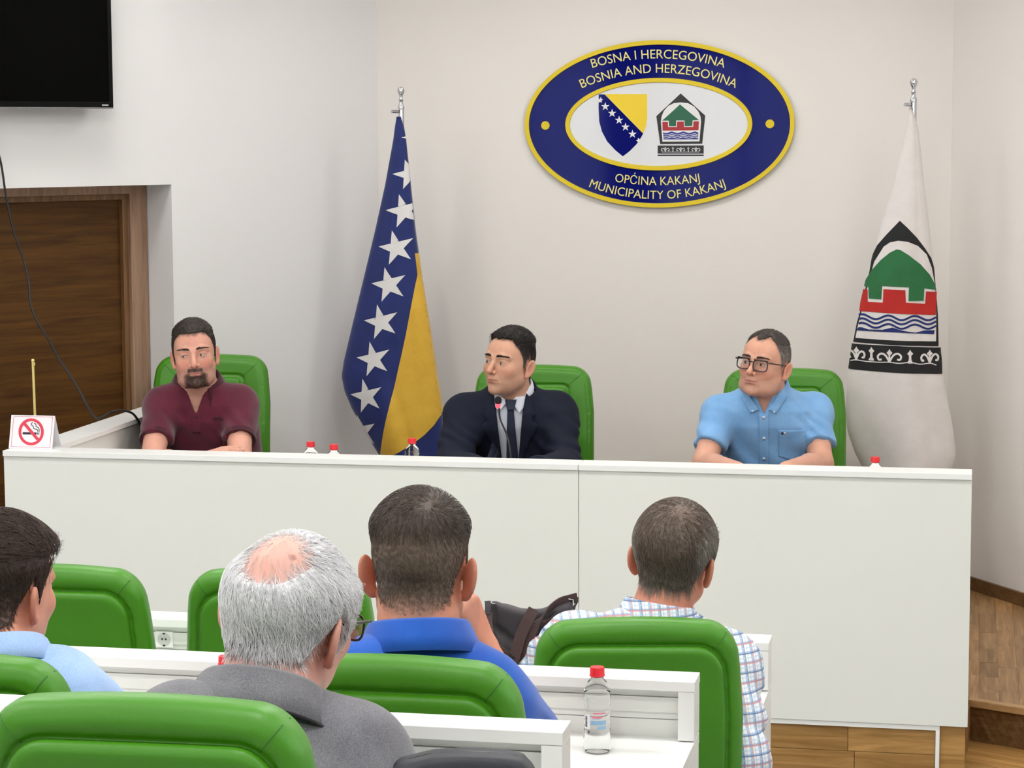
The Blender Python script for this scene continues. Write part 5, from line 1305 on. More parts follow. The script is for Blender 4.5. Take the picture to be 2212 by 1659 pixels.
def skin_cols(p, b):
    c = b['skin']; n = len(p); C = np.tile(np.array(c), (n, 1)); C *= (1 + 0.05 * hsh(p, 60.0, 1.0) + 0.03 * hsh(p, 190.0, 3.0))[:, None]
    q = (p - b['H']) @ b['R'] / b['s']; hd = np.linalg.norm(q, axis=-1) < 0.2; m = np.stack([np.abs(q[:, 0]), q[:, 1], q[:, 2]], -1)
    red = np.array(b.get('red', srgb(196, 98, 82)))
    gs = lambda cx, cy, cz, r: np.exp(-(((m - np.array([cx, cy, cz])) / np.asarray(r)) ** 2).sum(-1))
    fr = (q[:, 1] < 0.0)
    C = lerp3(C, red, 0.42 * gs(0.042, -0.075, -0.030, (0.024, 0.03, 0.020)) * hd)
    C = lerp3(C, red, 0.40 * gs(0, -0.115, -0.034, (0.014, 0.02, 0.013)) * hd)
    C = lerp3(C, red, 0.15 * gs(0, -0.09, 0.055, (0.05, 0.04, 0.02)) * hd)
    C = lerp3(C, red, 0.50 * gs(0.083, 0.022, -0.016, (0.012, 0.024, 0.036)) * hd)
    C = lerp3(C, np.array(c) * 0.55, 0.45 * gs(0.0315, -0.09, -0.002, (0.019, 0.03, 0.011)) * hd)
    lip = np.array(b.get('lip', srgb(168, 92, 84)))
    C = lerp3(C, lip, 0.85 * gs(0, -0.10, -0.0612, (0.0185, 0.02, 0.0036)) * hd); C = lerp3(C, lip, 0.85 * gs(0, -0.10, -0.0702, (0.0165, 0.02, 0.0046)) * hd)
    C = lerp3(C, np.array(srgb(96, 44, 40)), 0.8 * gs(0, -0.10, -0.0655, (0.021, 0.02, 0.0014)) * hd)
    so = b['g'].get('slit', 0.0048)
    lid = np.exp(-((np.abs(m[:, 0] - 0.0318) / 0.0135) ** 4)) * np.exp(-((m[:, 2] - (-0.0008 + so * np.sqrt(np.clip(1 - ((m[:, 0] - 0.0318) / 0.0145) ** 2, 0, 1)) + 0.0008)) / 0.0012) ** 2) * fr * hd
    C = lerp3(C, np.array(srgb(52, 34, 28)), 0.85 * lid)
    C = lerp3(C, np.array(srgb(70, 34, 28)), 0.8 * gs(0.0065, -0.105, -0.0425, (0.0036, 0.008, 0.0026)) * hd)
    st = b.get('stubble', 0.0)
    if st:
        sm = sst(-0.034, -0.058, m[:, 2] + 0.012 * (m[:, 0] / 0.06) ** 2 - 0.35 * np.clip(m[:, 0] - 0.045, 0, 1)) * sst(0.035, 0.005, q[:, 1]) * hd
        sm *= 1 - 0.9 * np.exp(-((m[:, 2] + 0.0655) / 0.009) ** 2 - (m[:, 0] / 0.022) ** 4)
        C = lerp3(C, np.array(b.get('stubc', srgb(120, 100, 94))), st * sm)
    bc = np.array(b['hairc'][0])
    bw = b.get('brow', 0.6)
    zb_ = 0.0235 + 0.0035 * np.sin(np.clip((m[:, 0] - 0.012) / 0.042, 0, 1) * PI * 0.75) - 0.0015
    brow = sst(0.009, 0.014, m[:, 0]) * sst(0.056, 0.050, m[:, 0]) * np.exp(-((m[:, 2] - zb_ - b.get('browz', 0.0)) / 0.0038) ** 2) * np.interp(m[:, 0], [0.012, 0.03, 0.055], [0.9, 1, 0.5]) * fr * hd
    C = lerp3(C, bc, bw * brow)
    hm = hair_mask(q, b['g']) * hd * b.get('scalp', 0.85)
    if 'bald' in b: hm = hm * b['bald'](q)
    far = (np.abs(m[:, 0]) > 0.074) & (q[:, 1] > -0.02) & (q[:, 1] < 0.05) & (m[:, 2] < 0.02)
    hm = np.where(far, 0, hm)
    hc = b['hairf'](q) if 'hairf' in b else np.tile(bc, (n, 1))
    C = C + (hc * 0.9 - C) * np.clip(hm, 0, 1)[:, None]
    if 'mark' in b: C = b['mark'](q, C)
    return np.clip(C, 0, 1)
def eyes(b, parent, gaze, iris=srgb(70, 50, 36)):
    for s in (-1, 1):
        c = np.array([s * 0.0315, -0.0785, -0.0008]); r = 0.0122; nu, nv = 40, 28; V = [(0, 0, r)]; F = []
        for i in range(1, nv):
            a = PI * i / nv
            for j in range(nu): t = 2 * PI * j / nu; V.append((r * math.sin(a) * math.cos(t), r * math.sin(a) * math.sin(t), r * math.cos(a)))
        V.append((0, 0, -r)); 
        V = np.array(V); g = np.array(gaze, float); g /= np.linalg.norm(g); e1 = np.cross(g, (0, 0, 1.0)); e1 /= np.linalg.norm(e1); e2 = np.cross(e1, g)
        Q = [(1 + (i) * nu + j, 1 + (i) * nu + (j + 1) % nu, 1 + (i + 1) * nu + (j + 1) % nu, 1 + (i + 1) * nu + j) for i in range(nv - 2) for j in range(nu)]
        W_ = V[:, :1] * e1 + V[:, 1:2] * e2 + V[:, 2:] * g; ang = np.arccos(np.clip(W_ @ g / r, -1, 1))
        C = np.tile(np.array(srgb(176, 160, 154)), (len(V), 1)); C = lerp3(C, np.array(iris), sst(0.56, 0.50, ang)); C = lerp3(C, np.array(srgb(14, 10, 9)), sst(0.24, 0.20, ang))
        Wd = (W_ + c) @ b['R'].T * b['s'] + b['H']
        top = [(0, 1 + j, 1 + (j + 1) % nu) for j in range(nu)]
        me = bpy.data.meshes.new('eyeball'); me.from_pydata([tuple(v) for v in Wd], [], Q + top); me.materials.append(M['eye'])
        a_ = me.attributes.new('col', 'FLOAT_COLOR', 'POINT'); cc = np.ones((len(V), 4), np.float32); cc[:, :3] = C; a_.data.foreach_set('color', cc.ravel())
        me.polygons.foreach_set('use_smooth', [True] * len(me.polygons)); me.update(); recenter(link('eyeball', me, parent))
def person(label, b, hf, floor):
    """build the body, return the parent object and the figure data"""
    b.setdefault('tab', TAB); N, H = b['N'], b['H']
    b.setdefault('mid', b['hip'] * 0.5 + N * 0.5 + b['Rt'][:, 1] * 0.02); b.setdefault('chest', b['hip'] * 0.2 + N * 0.8 + b['Rt'][:, 1] * 0.01)
    Rt = b['Rt']; fw = -Rt[:, 1]
    for s, sg_ in (('L', 1), ('R', -1)):
        if 'leg' + s not in b:
            hj = b['hip'] + Rt[:, 0] * 0.085 * sg_ + np.array([0, 0, -0.03]); kn = hj + fw * 0.40 + Rt[:, 0] * 0.05 * sg_ + np.array([0, 0, 0.0]); kn[2] = max(kn[2], floor + 0.44); an = kn + fw * 0.02 + np.array([0, 0, 0]); an[2] = floor + 0.085
            b['leg' + s] = (hj, kn, an)
        if 'hand' + s not in b:
            E_, W_ = b['E' + s], b['W' + s]; d = (W_ - E_); d = d / np.linalg.norm(d); d[2] *= 0.3
            b['hand' + s] = hand_prims(W_, d, (0, 0, -1), -sg_, (0.2, 0.25, 0.15))
    allp = [H + 0.13, H - 0.13, N, b['hip']] + [b[k + s] for k in 'SEW' for s in 'LR'] + [q for s in 'LR' for q in b['leg' + s]] + [pt for s in 'LR' for pp, _ in b['hand' + s] for pt in pp]
    lo, hi = bounds(allp, 0.1); lo[2] = floor + 0.015
    span = [(H[i] - (0.125, 0.135, 0.14)[i], H[i] + (0.125, 0.135, 0.14)[i], hf) for i in range(3)]
    fs = [[sp] for sp in span]
    for (c, r, h) in b.get('fine', []):
        for i in range(3): fs[i].append((c[i] - r, c[i] + r, h))
    V, Q = nets(lambda p: body_sdf(p, b), *[axis(lo[i], hi[i], 0.009, fs[i]) for i in range(3)])
    root = empty('person', (b['hip'][0], b['hip'][1], floor), label, 'person')
    recenter(link('body', fast_mesh('body', V, Q, M['skin'], True, skin_cols(V, b)), root))
    return root
def cloth(name, f, b, mat, parent, h=0.006, pts=None, cols=None, pad=0.12, lowz=None):
    pp = pts or ([b['N'] + np.array([0, 0, 0.06]), b['hip'] + np.array([0, 0, -0.22])] + [b[k + s] for k in 'SE' for s in 'LR'] + [b['W' + s] for s in 'LR'])
    lo, hi = bounds(pp, pad)
    if lowz is not None: lo[2] = max(lo[2], lowz)
    V, Q = nets(f, *[axis(lo[i], hi[i], h) for i in range(3)])
    return recenter(link(name, fast_mesh(name, V, Q, mat, True, cols(V) if cols else None), parent))
M['trousers'] = mat_fabric('dark_trouser_cloth', srgb(40, 42, 52), srgb(30, 32, 40), 0.8, 1200)
M['shoe'] = mat_leather('black_shoe_leather', srgb(22, 20, 20), 0.35, 0.1)
def lower(b, root, floor, mat=None):
    pts = [b['hip'] + np.array([0, 0, 0.08])] + [q for s in 'LR' for q in b['leg' + s]]
    cloth('trousers', lambda p: trousers_sdf(p, b), b, mat or M['trousers'], root, 0.012, pts, pad=0.11, lowz=floor + 0.03)
    fw = -b['Rt'][:, 1]; sd_ = b['Rt'][:, 0]
    for s in 'LR':
        a = b['leg' + s][2]
        def f(p, a=a):
            q = p - np.array([a[0], a[1], floor]); x = q @ sd_; y = q @ fw; z = q[:, 2]; L = np.stack([x, y, z], -1)
            d = smin(ell(L, (0, 0.07, 0.035), (0.046, 0.135, 0.040)), ell(L, (0, 0.0, 0.06), (0.042, 0.055, 0.05)), 0.03); return smax(d, 0.004 - z, 0.006)
        cloth('shoe', f, b, M['shoe'], root, 0.009, [np.array([a[0], a[1], floor]), np.array([a[0], a[1], floor + 0.08]) + fw * 0.15], pad=0.08)
def hair_part(b, root, th, n, length, lift, flow, colf, rad, seed=1, k=5, capnoise=0.0015, base=True, mask=None, droop=0.0, name='hair', jit=0.35, caph=0.0035):
    """hair cap with thickness th(q) plus individual combed hairs"""
    mk = mask or (lambda q: hair_mask(q, b['g'])); g = b['g']
    def fcap(p):
        q = (p - b['H']) @ b['R'] / b['s']; m = mk(q); return (hair_base(q, b) - (th(q) * (0.25 + 0.75 * sst(0.0, 0.032, hl_dist(q, g))) + capnoise * hsh(q, 330.0, 5.0) * m) * m + (1 - m) * 0.02) * b['s'] * 0.8
    H = b['H']; V, Q = nets(fcap, *[axis(H[i] - 0.15, H[i] + 0.15, caph) for i in range(3)])
    rs = np.random.RandomState(seed + 9); q = (V - H) @ b['R'] / b['s']; C = colf(q, rs) * (0.80 + 0.16 * hsh(q, 420.0, 1.0))[:, None]
    cap = recenter(link(name, fast_mesh(name, V, Q, M['hair'], True, np.clip(C, 0, 1)), root))
    hb = lambda q: hair_base(q, b) - (th(q) * mk(q) - 0.0008)
    r = grow(b, mk, flow, n, length, lift, colf, rad, seed, k, droop, jit=jit, base=hb)
    if r is not None:
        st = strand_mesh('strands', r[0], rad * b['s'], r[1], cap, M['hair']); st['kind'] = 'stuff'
    return cap
def brows(b, root, n=260, colr=None, up=0.0):
    c0 = np.array(colr or b['hairc'][0])
    def mk(q):
        m = np.abs(q[:, 0]); zb_ = 0.0235 + 0.0035 * np.sin(np.clip((m - 0.012) / 0.042, 0, 1) * PI * 0.75) - 0.0015 + b.get('browz', 0.0)
        return (m > 0.011) * (m < 0.053) * (np.abs(q[:, 2] - zb_) < 0.0036) * (q[:, 1] < -0.03) * 1.0
    hs = lambda q: head_sdf(q, b['g'], True)
    rs = np.random.RandomState(3); x = rs.uniform(0.011, 0.054, n) * rs.choice((-1, 1), n); zb_ = 0.022 + 0.0035 * np.sin(np.clip((np.abs(x) - 0.012) / 0.042, 0, 1) * PI * 0.75) + b.get('browz', 0.0); z = zb_ + rs.uniform(-0.0032, 0.0032, n) * np.interp(np.abs(x), [0.01, 0.02, 0.054], [0.9, 1.0, 0.35])
    o = np.stack([x, np.full(n, -0.16), z], -1); q = march(hs, o, np.array([[0, 1.0, 0]]).repeat(n, 0), 40, 0.7, 0.2); path = [q]; p = q
    for i in range(1, 4):
        d, g = grad(hs, p); f_ = np.stack([np.sign(x) * 0.9, np.zeros(n), np.interp(np.abs(x), [0.01, 0.03, 0.05], [0.75, 0.15, -0.3])], -1) + rs.normal(size=(n, 3)) * 0.15; f_ = f_ - g * (f_ * g).sum(-1, keepdims=True); p = p + f_ * 0.0026 + g * (0.0009 * i - d)[:, None]; path.append(p)
    paths = np.stack(path, 1) @ b['R'].T * b['s'] + b['H']; C = c0 * rs.uniform(0.9, 1.5, (n, 1))
    o_ = strand_mesh('eyebrow_hairs', paths, 0.00055, C, root, M['hair']); o_['kind'] = 'stuff'
D = math.radians
# ---- man in the maroon polo shirt
b = dict(H=P(420, 764, 8.12), R=rot(D(17), D(-1), D(-5)), s=0.985, N=P(428, 838, 8.22), Rt=rot(D(13)),
         SR=P(351, 876, 8.20), SL=P(517, 872, 8.24), ER=P(327, 1000, 8.00), EL=P(518, 1000, 8.04), WR=P(432, 994, 7.70), WL=P(408, 1008, 7.74),
         skin=srgb(220, 164, 144), red=srgb(204, 104, 88), stubble=0.35, hairc=(srgb(62, 54, 50), srgb(98, 88, 82)), neck=0.064, scalp=0.85, brow=0.5,
         g=dict(w=0.985, jaw=0.99, jowl=1, slit=0.0040, nose=0.95, nosew=1.1, flare=16,
                hl=([0, 22, 40, 54, 66, 76, 84, 92, 104, 118, 135, 160, 180], [0.071, 0.073, 0.070, 0.055, 0.035, 0.010, -0.030, 0.018, 0.030, -0.006, -0.052, -0.074, -0.076])))
b['hip'] = np.array([b['N'][0] + 0.02, b['N'][1] + 0.15, ZP + 0.47]); b['cuff'] = 0.051
b['handR'] = hand_prims(b['WR'], (P(515, 968, 7.74) - b['WR']), (0, 0.3, -1), 1, (0.15, 0.2, 0.15))
def beard(q):
    m = np.abs(q[:, 0]); z = q[:, 2]
    a = sst(-0.056, -0.070, z + 0.30 * np.clip(m - 0.028, 0, 1)) * sst(0.050, 0.030, m) * sst(-0.128, -0.118, z)
    a = np.maximum(a, sst(-0.044, -0.048, z) * sst(0.0285, 0.024, m) * sst(0.062, 0.058, -z))     # moustache
    jaw = sst(-0.035, -0.055, z + 0.30 * (m - 0.05)) * sst(0.01, -0.01, q[:, 1]) * 0.10
    a = np.maximum(a, jaw); lip = np.exp(-((z + 0.0658) / 0.0072) ** 4 - (m / 0.021) ** 6)
    return np.clip(a * (1 - lip), 0, 1) * sst(0.01, -0.01, q[:, 1] + 1.6 * np.clip(-0.108 - z, 0, 1) + 0.03 * (z < -0.118))
def mk_beard(q, C):
    a = beard(q) * (np.linalg.norm(q, axis=-1) < 0.2); return lerp3(C, np.array(srgb(46, 34, 30)), 0.88 * a)
b['mark'] = mk_beard
r = person('person in a maroon polo shirt with dark beard, arms folded, behind the long table', b, 0.0024, ZP)
eyes(b, r, (-0.62, -0.78, 0.02))
hf1 = lambda q, rs: np.array(srgb(60, 52, 48)) * rs.uniform(0.7, 1.5, (len(q), 1))
flow1 = lambda q: np.stack([0.25 * np.sign(q[:, 0]) * sst(0.03, 0.07, np.abs(q[:, 0])), np.where(q[:, 2] > 0.07, -0.8, 0.25), np.where(q[:, 2] > 0.07, 0.15, -0.9)], -1)
th1 = lambda q: 0.003 + 0.010 * sst(0.045, 0.10, q[:, 2])
hair_part(b, r, th1, 5200, lambda q: 0.005 + 0.012 * sst(0.0, 0.03, hl_dist(q, b['g'])), 0.003, flow1, hf1, 0.00055, 11, 4)
brows(b, r, 240)
gb = grow(b, lambda q: beard(q) * (beard(q) > 0.3), lambda q: np.stack([0.3 * q[:, 0] / 0.03, -0.35 + 0 * q[:, 0], -0.9 + 0 * q[:, 0]], -1), 6500, 0.011, 0.0035, lambda q, rs: np.array(srgb(40, 29, 25)) * rs.uniform(0.6, 1.5, (len(q), 1)), 0.0005, 5, 4, base=lambda q: head_sdf(q, b['g'], True))
o_ = strand_mesh('beard', gb[0], 0.0005, gb[1], r, M['hair']); o_['kind'] = 'stuff'
M['maroon'] = mat_fabric('maroon_pique', srgb(104, 34, 56), srgb(78, 24, 42), 0.85, 1500, 0.35, 0.3); M['maroon_d'] = mat_fabric('maroon_rib', srgb(80, 24, 42), srgb(60, 18, 32), 0.85, 1500, 0.35, 0.3)
fs1 = lambda p, b=b: shirt_sdf(p, b, 0.016, 0.62, 0.013, -0.16, 1.0, (-0.085, 0.040), 0.070, 2.0)
cloth('polo_shirt', fs1, b, M['maroon'], r, 0.0055)
collar(b, M['maroon_d'], r, 'collar', 0.073, 0.076, 0.034, 0.044, 0.056, 30, 0.020, 0.014)
for s in 'LR':
    e = b['S' + s] + (b['E' + s] - b['S' + s]) * 0.62; a = b['E' + s] - b['S' + s]; a /= np.linalg.norm(a)
    MB().tube([e - a * 0.018, e - a * 0.002], 0.0, 6) if False else None
    t0_ = np.cross(a, (0, 0, 1.0)); t0_ /= np.linalg.norm(t0_); t1_ = np.cross(a, t0_)
    ringp = lambda d, rr: [e + a * d + rr * (math.cos(2 * PI * i / 30) * t0_ + math.sin(2 * PI * i / 30) * t1_) for i in range(30)]
    rad = 0.0585; vs = ringp(-0.016, rad + 0.0012) + ringp(0.002, rad - 0.0005) + ringp(0.002, rad - 0.004) + ringp(-0.016, rad - 0.004)
    g = MB().add(vs, [(q * 30 + i, q * 30 + (i + 1) % 30, ((q + 1) % 4) * 30 + (i + 1) % 30, ((q + 1) % 4) * 30 + i) for q in range(4) for i in range(30)])
    g.obj('sleeve_band', M['maroon_d'], r, smooth=True)
drape('placket', [[(-0.014, -0.078), (0.016, -0.078), (0.016, -0.150), (-0.014, -0.150)]], fs1, b, 0.001, M['maroon'], r, 0.012, 0.0016)
drape('button', [circ(0.001, -0.094, 0.0045)], fs1, b, 0.0028, M['maroon_d'], r, None, 0.001)
drape('chest_mark', [[(0.060, -0.098), (0.064, -0.093), (0.092, -0.093), (0.096, -0.098), (0.096, -0.106), (0.06, -0.106)]], fs1, b, 0.0006, M['maroon_d'], r, 0.012, 0.0005)
lower(b, r, ZP)

# ---- man in the navy suit
b = dict(H=P(1101, 783, 8.10), R=rot(D(-26), D(-5), D(3)), s=0.975, N=P(1106, 852, 8.18), Rt=rot(D(8)),
         SR=P(1004, 894, 8.18), SL=P(1200, 890, 8.23), ER=P(980, 1010, 8.02), EL=P(1222, 1010, 8.07), WR=P(1050, 1019, 7.68), WL=P(1150, 1020, 7.68),
         skin=srgb(218, 168, 142), red=srgb(190, 108, 88), stubble=0.30, stubc=srgb(132, 104, 92), hairc=(srgb(38, 31, 30), srgb(60, 52, 50)), neck=0.060, brow=0.9, lip=srgb(160, 88, 80),
         g=dict(w=0.98, jaw=0.94, slit=0.0054, nose=1.12, flare=22, hl=([0, 22, 40, 52, 64, 76, 84, 92, 104, 118, 135, 160, 180], [0.080, 0.082, 0.080, 0.062, 0.045, 0.018, -0.020, 0.018, 0.030, -0.006, -0.052, -0.074, -0.076])))
def hf2(q):
    t = sst(0.055, 0.015, q[:, 2]); return lerp3(np.tile(np.array(srgb(34, 28, 27)), (len(q), 1)), np.array(srgb(92, 84, 80)), 0.85 * t)
b['hairf'] = hf2
b['hip'] = np.array([b['N'][0] + 0.02, b['N'][1] + 0.15, ZP + 0.47])
r = person('person in a navy suit and dark tie seated behind the microphone', b, 0.0024, ZP)
eyes(b, r, (-0.38, -0.92, -0.03), srgb(92, 74, 50))
flow2 = lambda q: np.stack([0.35 + 0 * q[:, 0], np.where(q[:, 2] > 0.075, -0.75, 0.3), np.where(q[:, 2] > 0.075, 0.15, -0.9)], -1)
th2 = lambda q: 0.0025 + 0.016 * sst(0.055, 0.10, q[:, 2])
hair_part(b, r, th2, 6000, lambda q: 0.006 + 0.014 * sst(0.0, 0.03, hl_dist(q, b['g'])), 0.003, flow2, lambda q, rs: hf2(q) * rs.uniform(0.6, 1.6, (len(q), 1)), 0.00055, 12, 4, 0.002, jit=0.2)
brows(b, r, 420)
M['suit'] = mat_fabric('navy_suit_cloth', srgb(26, 32, 50), srgb(18, 22, 37), 0.85, 1600, 0.2, 0.0); M['suit_l'] = mat_fabric('navy_lapel_cloth', srgb(28, 34, 53), srgb(20, 24, 39), 0.8, 1600, 0.2, 0.0)
M['shirt_w'] = mat_fabric('pale_shirt_cotton', srgb(228, 232, 244), srgb(216, 222, 238), 0.75, 1600, 0.15, 0.2); M['tie'] = mat_fabric('dark_tie_silk', srgb(45, 52, 72), srgb(34, 40, 58), 0.55, 1200, 0.2, 0.2)
fsh = lambda p, b=b: shirt_sdf(p, b, 0.006, 1.9, 0.004, -0.12, 0.3, None, 0.063, 1.0)
cloth('dress_shirt', fsh, b, M['shirt_w'], r, 0.008)
def jacket(p, b=b):
    d = shirt_sdf(p, b, 0.020, 1.86, 0.020, -0.20, 1.15, None, 0.082, 5.0)
    R = b['Rt']; rel = p - b['N']; u = rel @ R[:, 0]; v = rel @ R[:, 1]; z = rel[:, 2]
    hw = np.interp(z, [-0.33, -0.28, -0.06, 0.03], [0.0, 0.026, 0.046, 0.056])
    return smax(d, -np.maximum(np.abs(u + 0.004) - hw, np.maximum(v + 0.01, -0.34 - z)), 0.004)
cloth('suit_jacket', jacket, b, M['suit'], r, 0.0055)
jfull = lambda p, b=b: shirt_sdf(p, b, 0.020, 1.86, 0.020, -0.20, 0.6, None, 0.06, 5.0)
for s in (-1, 1):
    m_ = lambda l: [(s * u - 0.004, z) for u, z in l]
    drape('lapel', [m_([(0.058, 0.012), (0.046, -0.06), (0.032, -0.20), (0.024, -0.30), (0.040, -0.24), (0.072, -0.155), (0.100, -0.098), (0.078, -0.083), (0.090, -0.062), (0.080, -0.01)])], jfull, b, 0.001, M['suit_l'], r, 0.014, 0.0035)
drape('tie', [[(-0.018, -0.016), (0.020, -0.016), (0.012, -0.050), (0.024, -0.22), (0.028, -0.36), (-0.024, -0.36), (-0.018, -0.22), (-0.011, -0.050)]], fsh, b, 0.004, M['tie'], r, 0.014, 0.004)
drape('tie_knot', [[(-0.019, -0.008), (0.021, -0.008), (0.013, -0.046), (-0.011, -0.046)]], fsh, b, 0.010, M['tie'], r, 0.010, 0.006)
collar(b, M['shirt_w'], r, 'shirt_collar', 0.064, 0.066, 0.036, 0.034, 0.040, 22, 0.004, 0.014)
for nm_, lp in (('l', [(-0.060, 0.022), (-0.010, -0.014), (-0.040, -0.050), (-0.066, -0.022)]), ('r', [(0.056, 0.034), (0.002, -0.014), (0.032, -0.056), (0.064, -0.010)])):
    drape('collar_point', [lp], fsh, b, 0.011, M['shirt_w'], r, 0.010, 0.002)
collar(b, M['suit_l'], r, 'jacket_collar', 0.078, 0.080, 0.030, 0.040, 0.040, 82, 0.012, 0.008)
lower(b, r, ZP)

# ---- man with glasses in the light blue shirt
b = dict(H=P(1652, 786, 8.02), R=rot(D(-21), D(-6), D(6)), s=0.965, N=P(1653, 850, 8.10), Rt=rot(D(3)),
         SR=P(1554, 894, 8.12), SL=P(1758, 888, 8.17), ER=P(1521, 1004, 7.98), EL=P(1774, 1002, 8.02), WR=P(1590, 1014, 7.62), WL=P(1700, 1014, 7.64),
         skin=srgb(220, 166, 142), red=srgb(198, 112, 94), stubble=0.26, stubc=srgb(140, 118, 110), hairc=(srgb(66, 58, 54), srgb(150, 144, 140)), neck=0.066, brow=0.75, lip=srgb(160, 92, 84),
         g=dict(w=1.04, jaw=1.03, jowl=1, slit=0.0054, nose=1.0, nosew=1.1, flare=22, hl=([0, 10, 20, 34, 52, 68, 80, 90, 104, 118, 135, 160, 180], [0.081, 0.082, 0.090, 0.096, 0.074, 0.032, -0.012, 0.018, 0.030, -0.006, -0.052, -0.074, -0.076])))
def hf3(q):
    t = sst(0.085, 0.045, q[:, 2]); return lerp3(np.tile(np.array(srgb(72, 64, 60)), (len(q), 1)), np.array(srgb(150, 143, 138)), 0.85 * t)
b['hairf'] = hf3; b['scalp'] = 0.75
b['hip'] = np.array([b['N'][0] + 0.01, b['N'][1] + 0.15, ZP + 0.47]); b['cuff'] = 0.052
r = person('person with black glasses in a light blue short-sleeved shirt behind the long table', b, 0.0024, ZP)
eyes(b, r, (-0.30, -0.95, 0.0), srgb(70, 54, 42))
hair_part(b, r, lambda q: 0.0025 + 0.007 * sst(0.05, 0.1, q[:, 2]), 5200, lambda q: 0.005 + 0.009 * sst(0.0, 0.03, hl_dist(q, b['g'])), 0.003, flow2, lambda q, rs: hf3(q) * rs.uniform(0.7, 1.4, (len(q), 1)), 0.0005, 13, 4)
brows(b, r, 300)
# glasses
M['frame'] = mat_plain('dark_spectacle_frame', srgb(32, 24, 26), 0.25); M['frame'] = M['frame']
hw3 = lambda l: [np.asarray(q) @ b['R'].T * b['s'] + b['H'] for q in l]
gl = None
for s in (-1, 1):
    rim = [(s * (0.034 + 0.0265 * np.sign(math.cos(t)) * abs(math.cos(t)) ** 0.55), -0.1095 + 0.16 * abs(0.034 + 0.0265 * np.sign(math.cos(t)) * abs(math.cos(t)) ** 0.55) ** 1.0 * 0.9 - 0.0, -0.004 + 0.0195 * np.sign(math.sin(t)) * abs(math.sin(t)) ** 0.6) for t in np.linspace(0, 2 * PI, 49)]
    o_ = MB().tube(hw3(rim), 0.0021, 8).obj('glasses' if gl is None else 'rim', M['frame'], r if gl is None else gl, smooth=True)
    if gl is None: gl = o_
    MB().tube(hw3([q for q in rim if q[2] > 0.006][::1] if False else [(s * (0.0085 + 0.052 * i / 12), -0.1100 + 0.145 * (0.0085 + 0.052 * i / 12), 0.0150) for i in range(13)]), 0.0026, 8).obj('brow_bar', M['frame'], gl, smooth=True)
    n_ = len(rim) - 1; c_ = np.mean(rim[:-1], 0); vs = hw3(rim[:-1]); vs2 = hw3([(q[0], q[1] + 0.0012, q[2]) for q in rim[:-1]])
    MB().add(vs + vs2, [tuple(range(n_)), tuple(range(2 * n_ - 1, n_ - 1, -1))] + [(i, (i + 1) % n_, n_ + (i + 1) % n_, n_ + i) for i in range(n_)]).obj('lens', M['lens'], gl)
    MB().tube(hw3([(s * 0.0605, -0.1015, 0.010), (s * 0.069, -0.098, 0.010), (s * 0.0765, -0.075, 0.009), (s * 0.080, -0.03, 0.007), (s * 0.079, 0.006, 0.006), (s * 0.078, 0.024, -0.006)]), [0.0022, 0.0026, 0.0024, 0.0018, 0.0016, 0.0016], 8).obj('temple', M['frame'], gl, smooth=True)
MB().tube(hw3([(-0.0095, -0.108, 0.004), (-0.004, -0.1115, 0.0065), (0.004, -0.1115, 0.0065), (0.0095, -0.108, 0.004)]), 0.0019, 8).obj('bridge', M['frame'], gl, smooth=True)
M['sky'] = mat_fabric('light_blue_linen', srgb(134, 184, 232), srgb(112, 162, 216), 0.85, 420, 0.35, 0.25); M['pearl'] = mat_plain('pearl_button', srgb(206, 218, 232), 0.3); M['thread'] = mat_plain('seam_blue', srgb(98, 146, 200), 0.8); M['tag'] = mat_plain('flag_mark_navy', srgb(26, 30, 80), 0.6); M['tagw'] = mat_plain('flag_mark_white', srgb(226, 228, 236), 0.6)
fs3 = lambda p, b=b: shirt_sdf(p, b, 0.018, 0.66, 0.012, -0.18, 1.1, (-0.062, 0.036), 0.072, 3.0)
cloth('shirt', fs3, b, M['sky'], r, 0.0055)
collar(b, M['sky'], r, 'collar', 0.070, 0.072, 0.036, 0.042, 0.050, 26, 0.010, 0.016)
for lp in ([(-0.060, 0.016), (-0.018, -0.046), (-0.046, -0.058), (-0.078, -0.010)], [(0.060, 0.030), (0.016, -0.046), (0.040, -0.060), (0.078, -0.002)]):
    drape('collar_point', [lp], fs3, b, 0.005, M['sky'], r, 0.010, 0.003)
    u_ = (lp[2][0] * 0.8 + lp[1][0] * 0.2, lp[2][1] + 0.007); drape('collar_button', [circ(u_[0], u_[1], 0.004)], fs3, b, 0.0092, M['pearl'], r, None, 0.001)
drape('placket', [[(-0.018, -0.056), (0.014, -0.056), (0.016, -0.16), (0.016, -0.33), (-0.018, -0.33)]], fs3, b, 0.001, M['sky'], r, 0.014, 0.0018)
for z in (-0.074, -0.150, -0.226, -0.30): drape('button', [circ(-0.001, z, 0.0062)], fs3, b, 0.003, M['pearl'], r, None, 0.0014)
drape('pocket', [[(0.050, -0.118), (0.146, -0.118), (0.146, -0.215), (0.098, -0.232), (0.050, -0.215)]], fs3, b, 0.001, M['sky'], r, 0.014, 0.0018)
drape('pocket_stitch', strokes([(0.052, -0.146), (0.144, -0.146)], 0.0016) + strokes([(0.052, -0.12), (0.052, -0.213), (0.098, -0.229), (0.144, -0.213), (0.144, -0.12)], 0.0016), fs3, b, 0.0026, M['thread'], r, 0.014, 0.0004)
drape('flag_mark', [[(0.060, -0.126), (0.068, -0.126), (0.068, -0.134), (0.060, -0.134)]], fs3, b, 0.0032, M['tag'], r, None, 0.0005)
drape('flag_mark', [[(0.068, -0.126), (0.076, -0.126), (0.076, -0.134), (0.068, -0.134)]], fs3, b, 0.0032, M['tagw'], r, None, 0.0005)
lower(b, r, ZP)
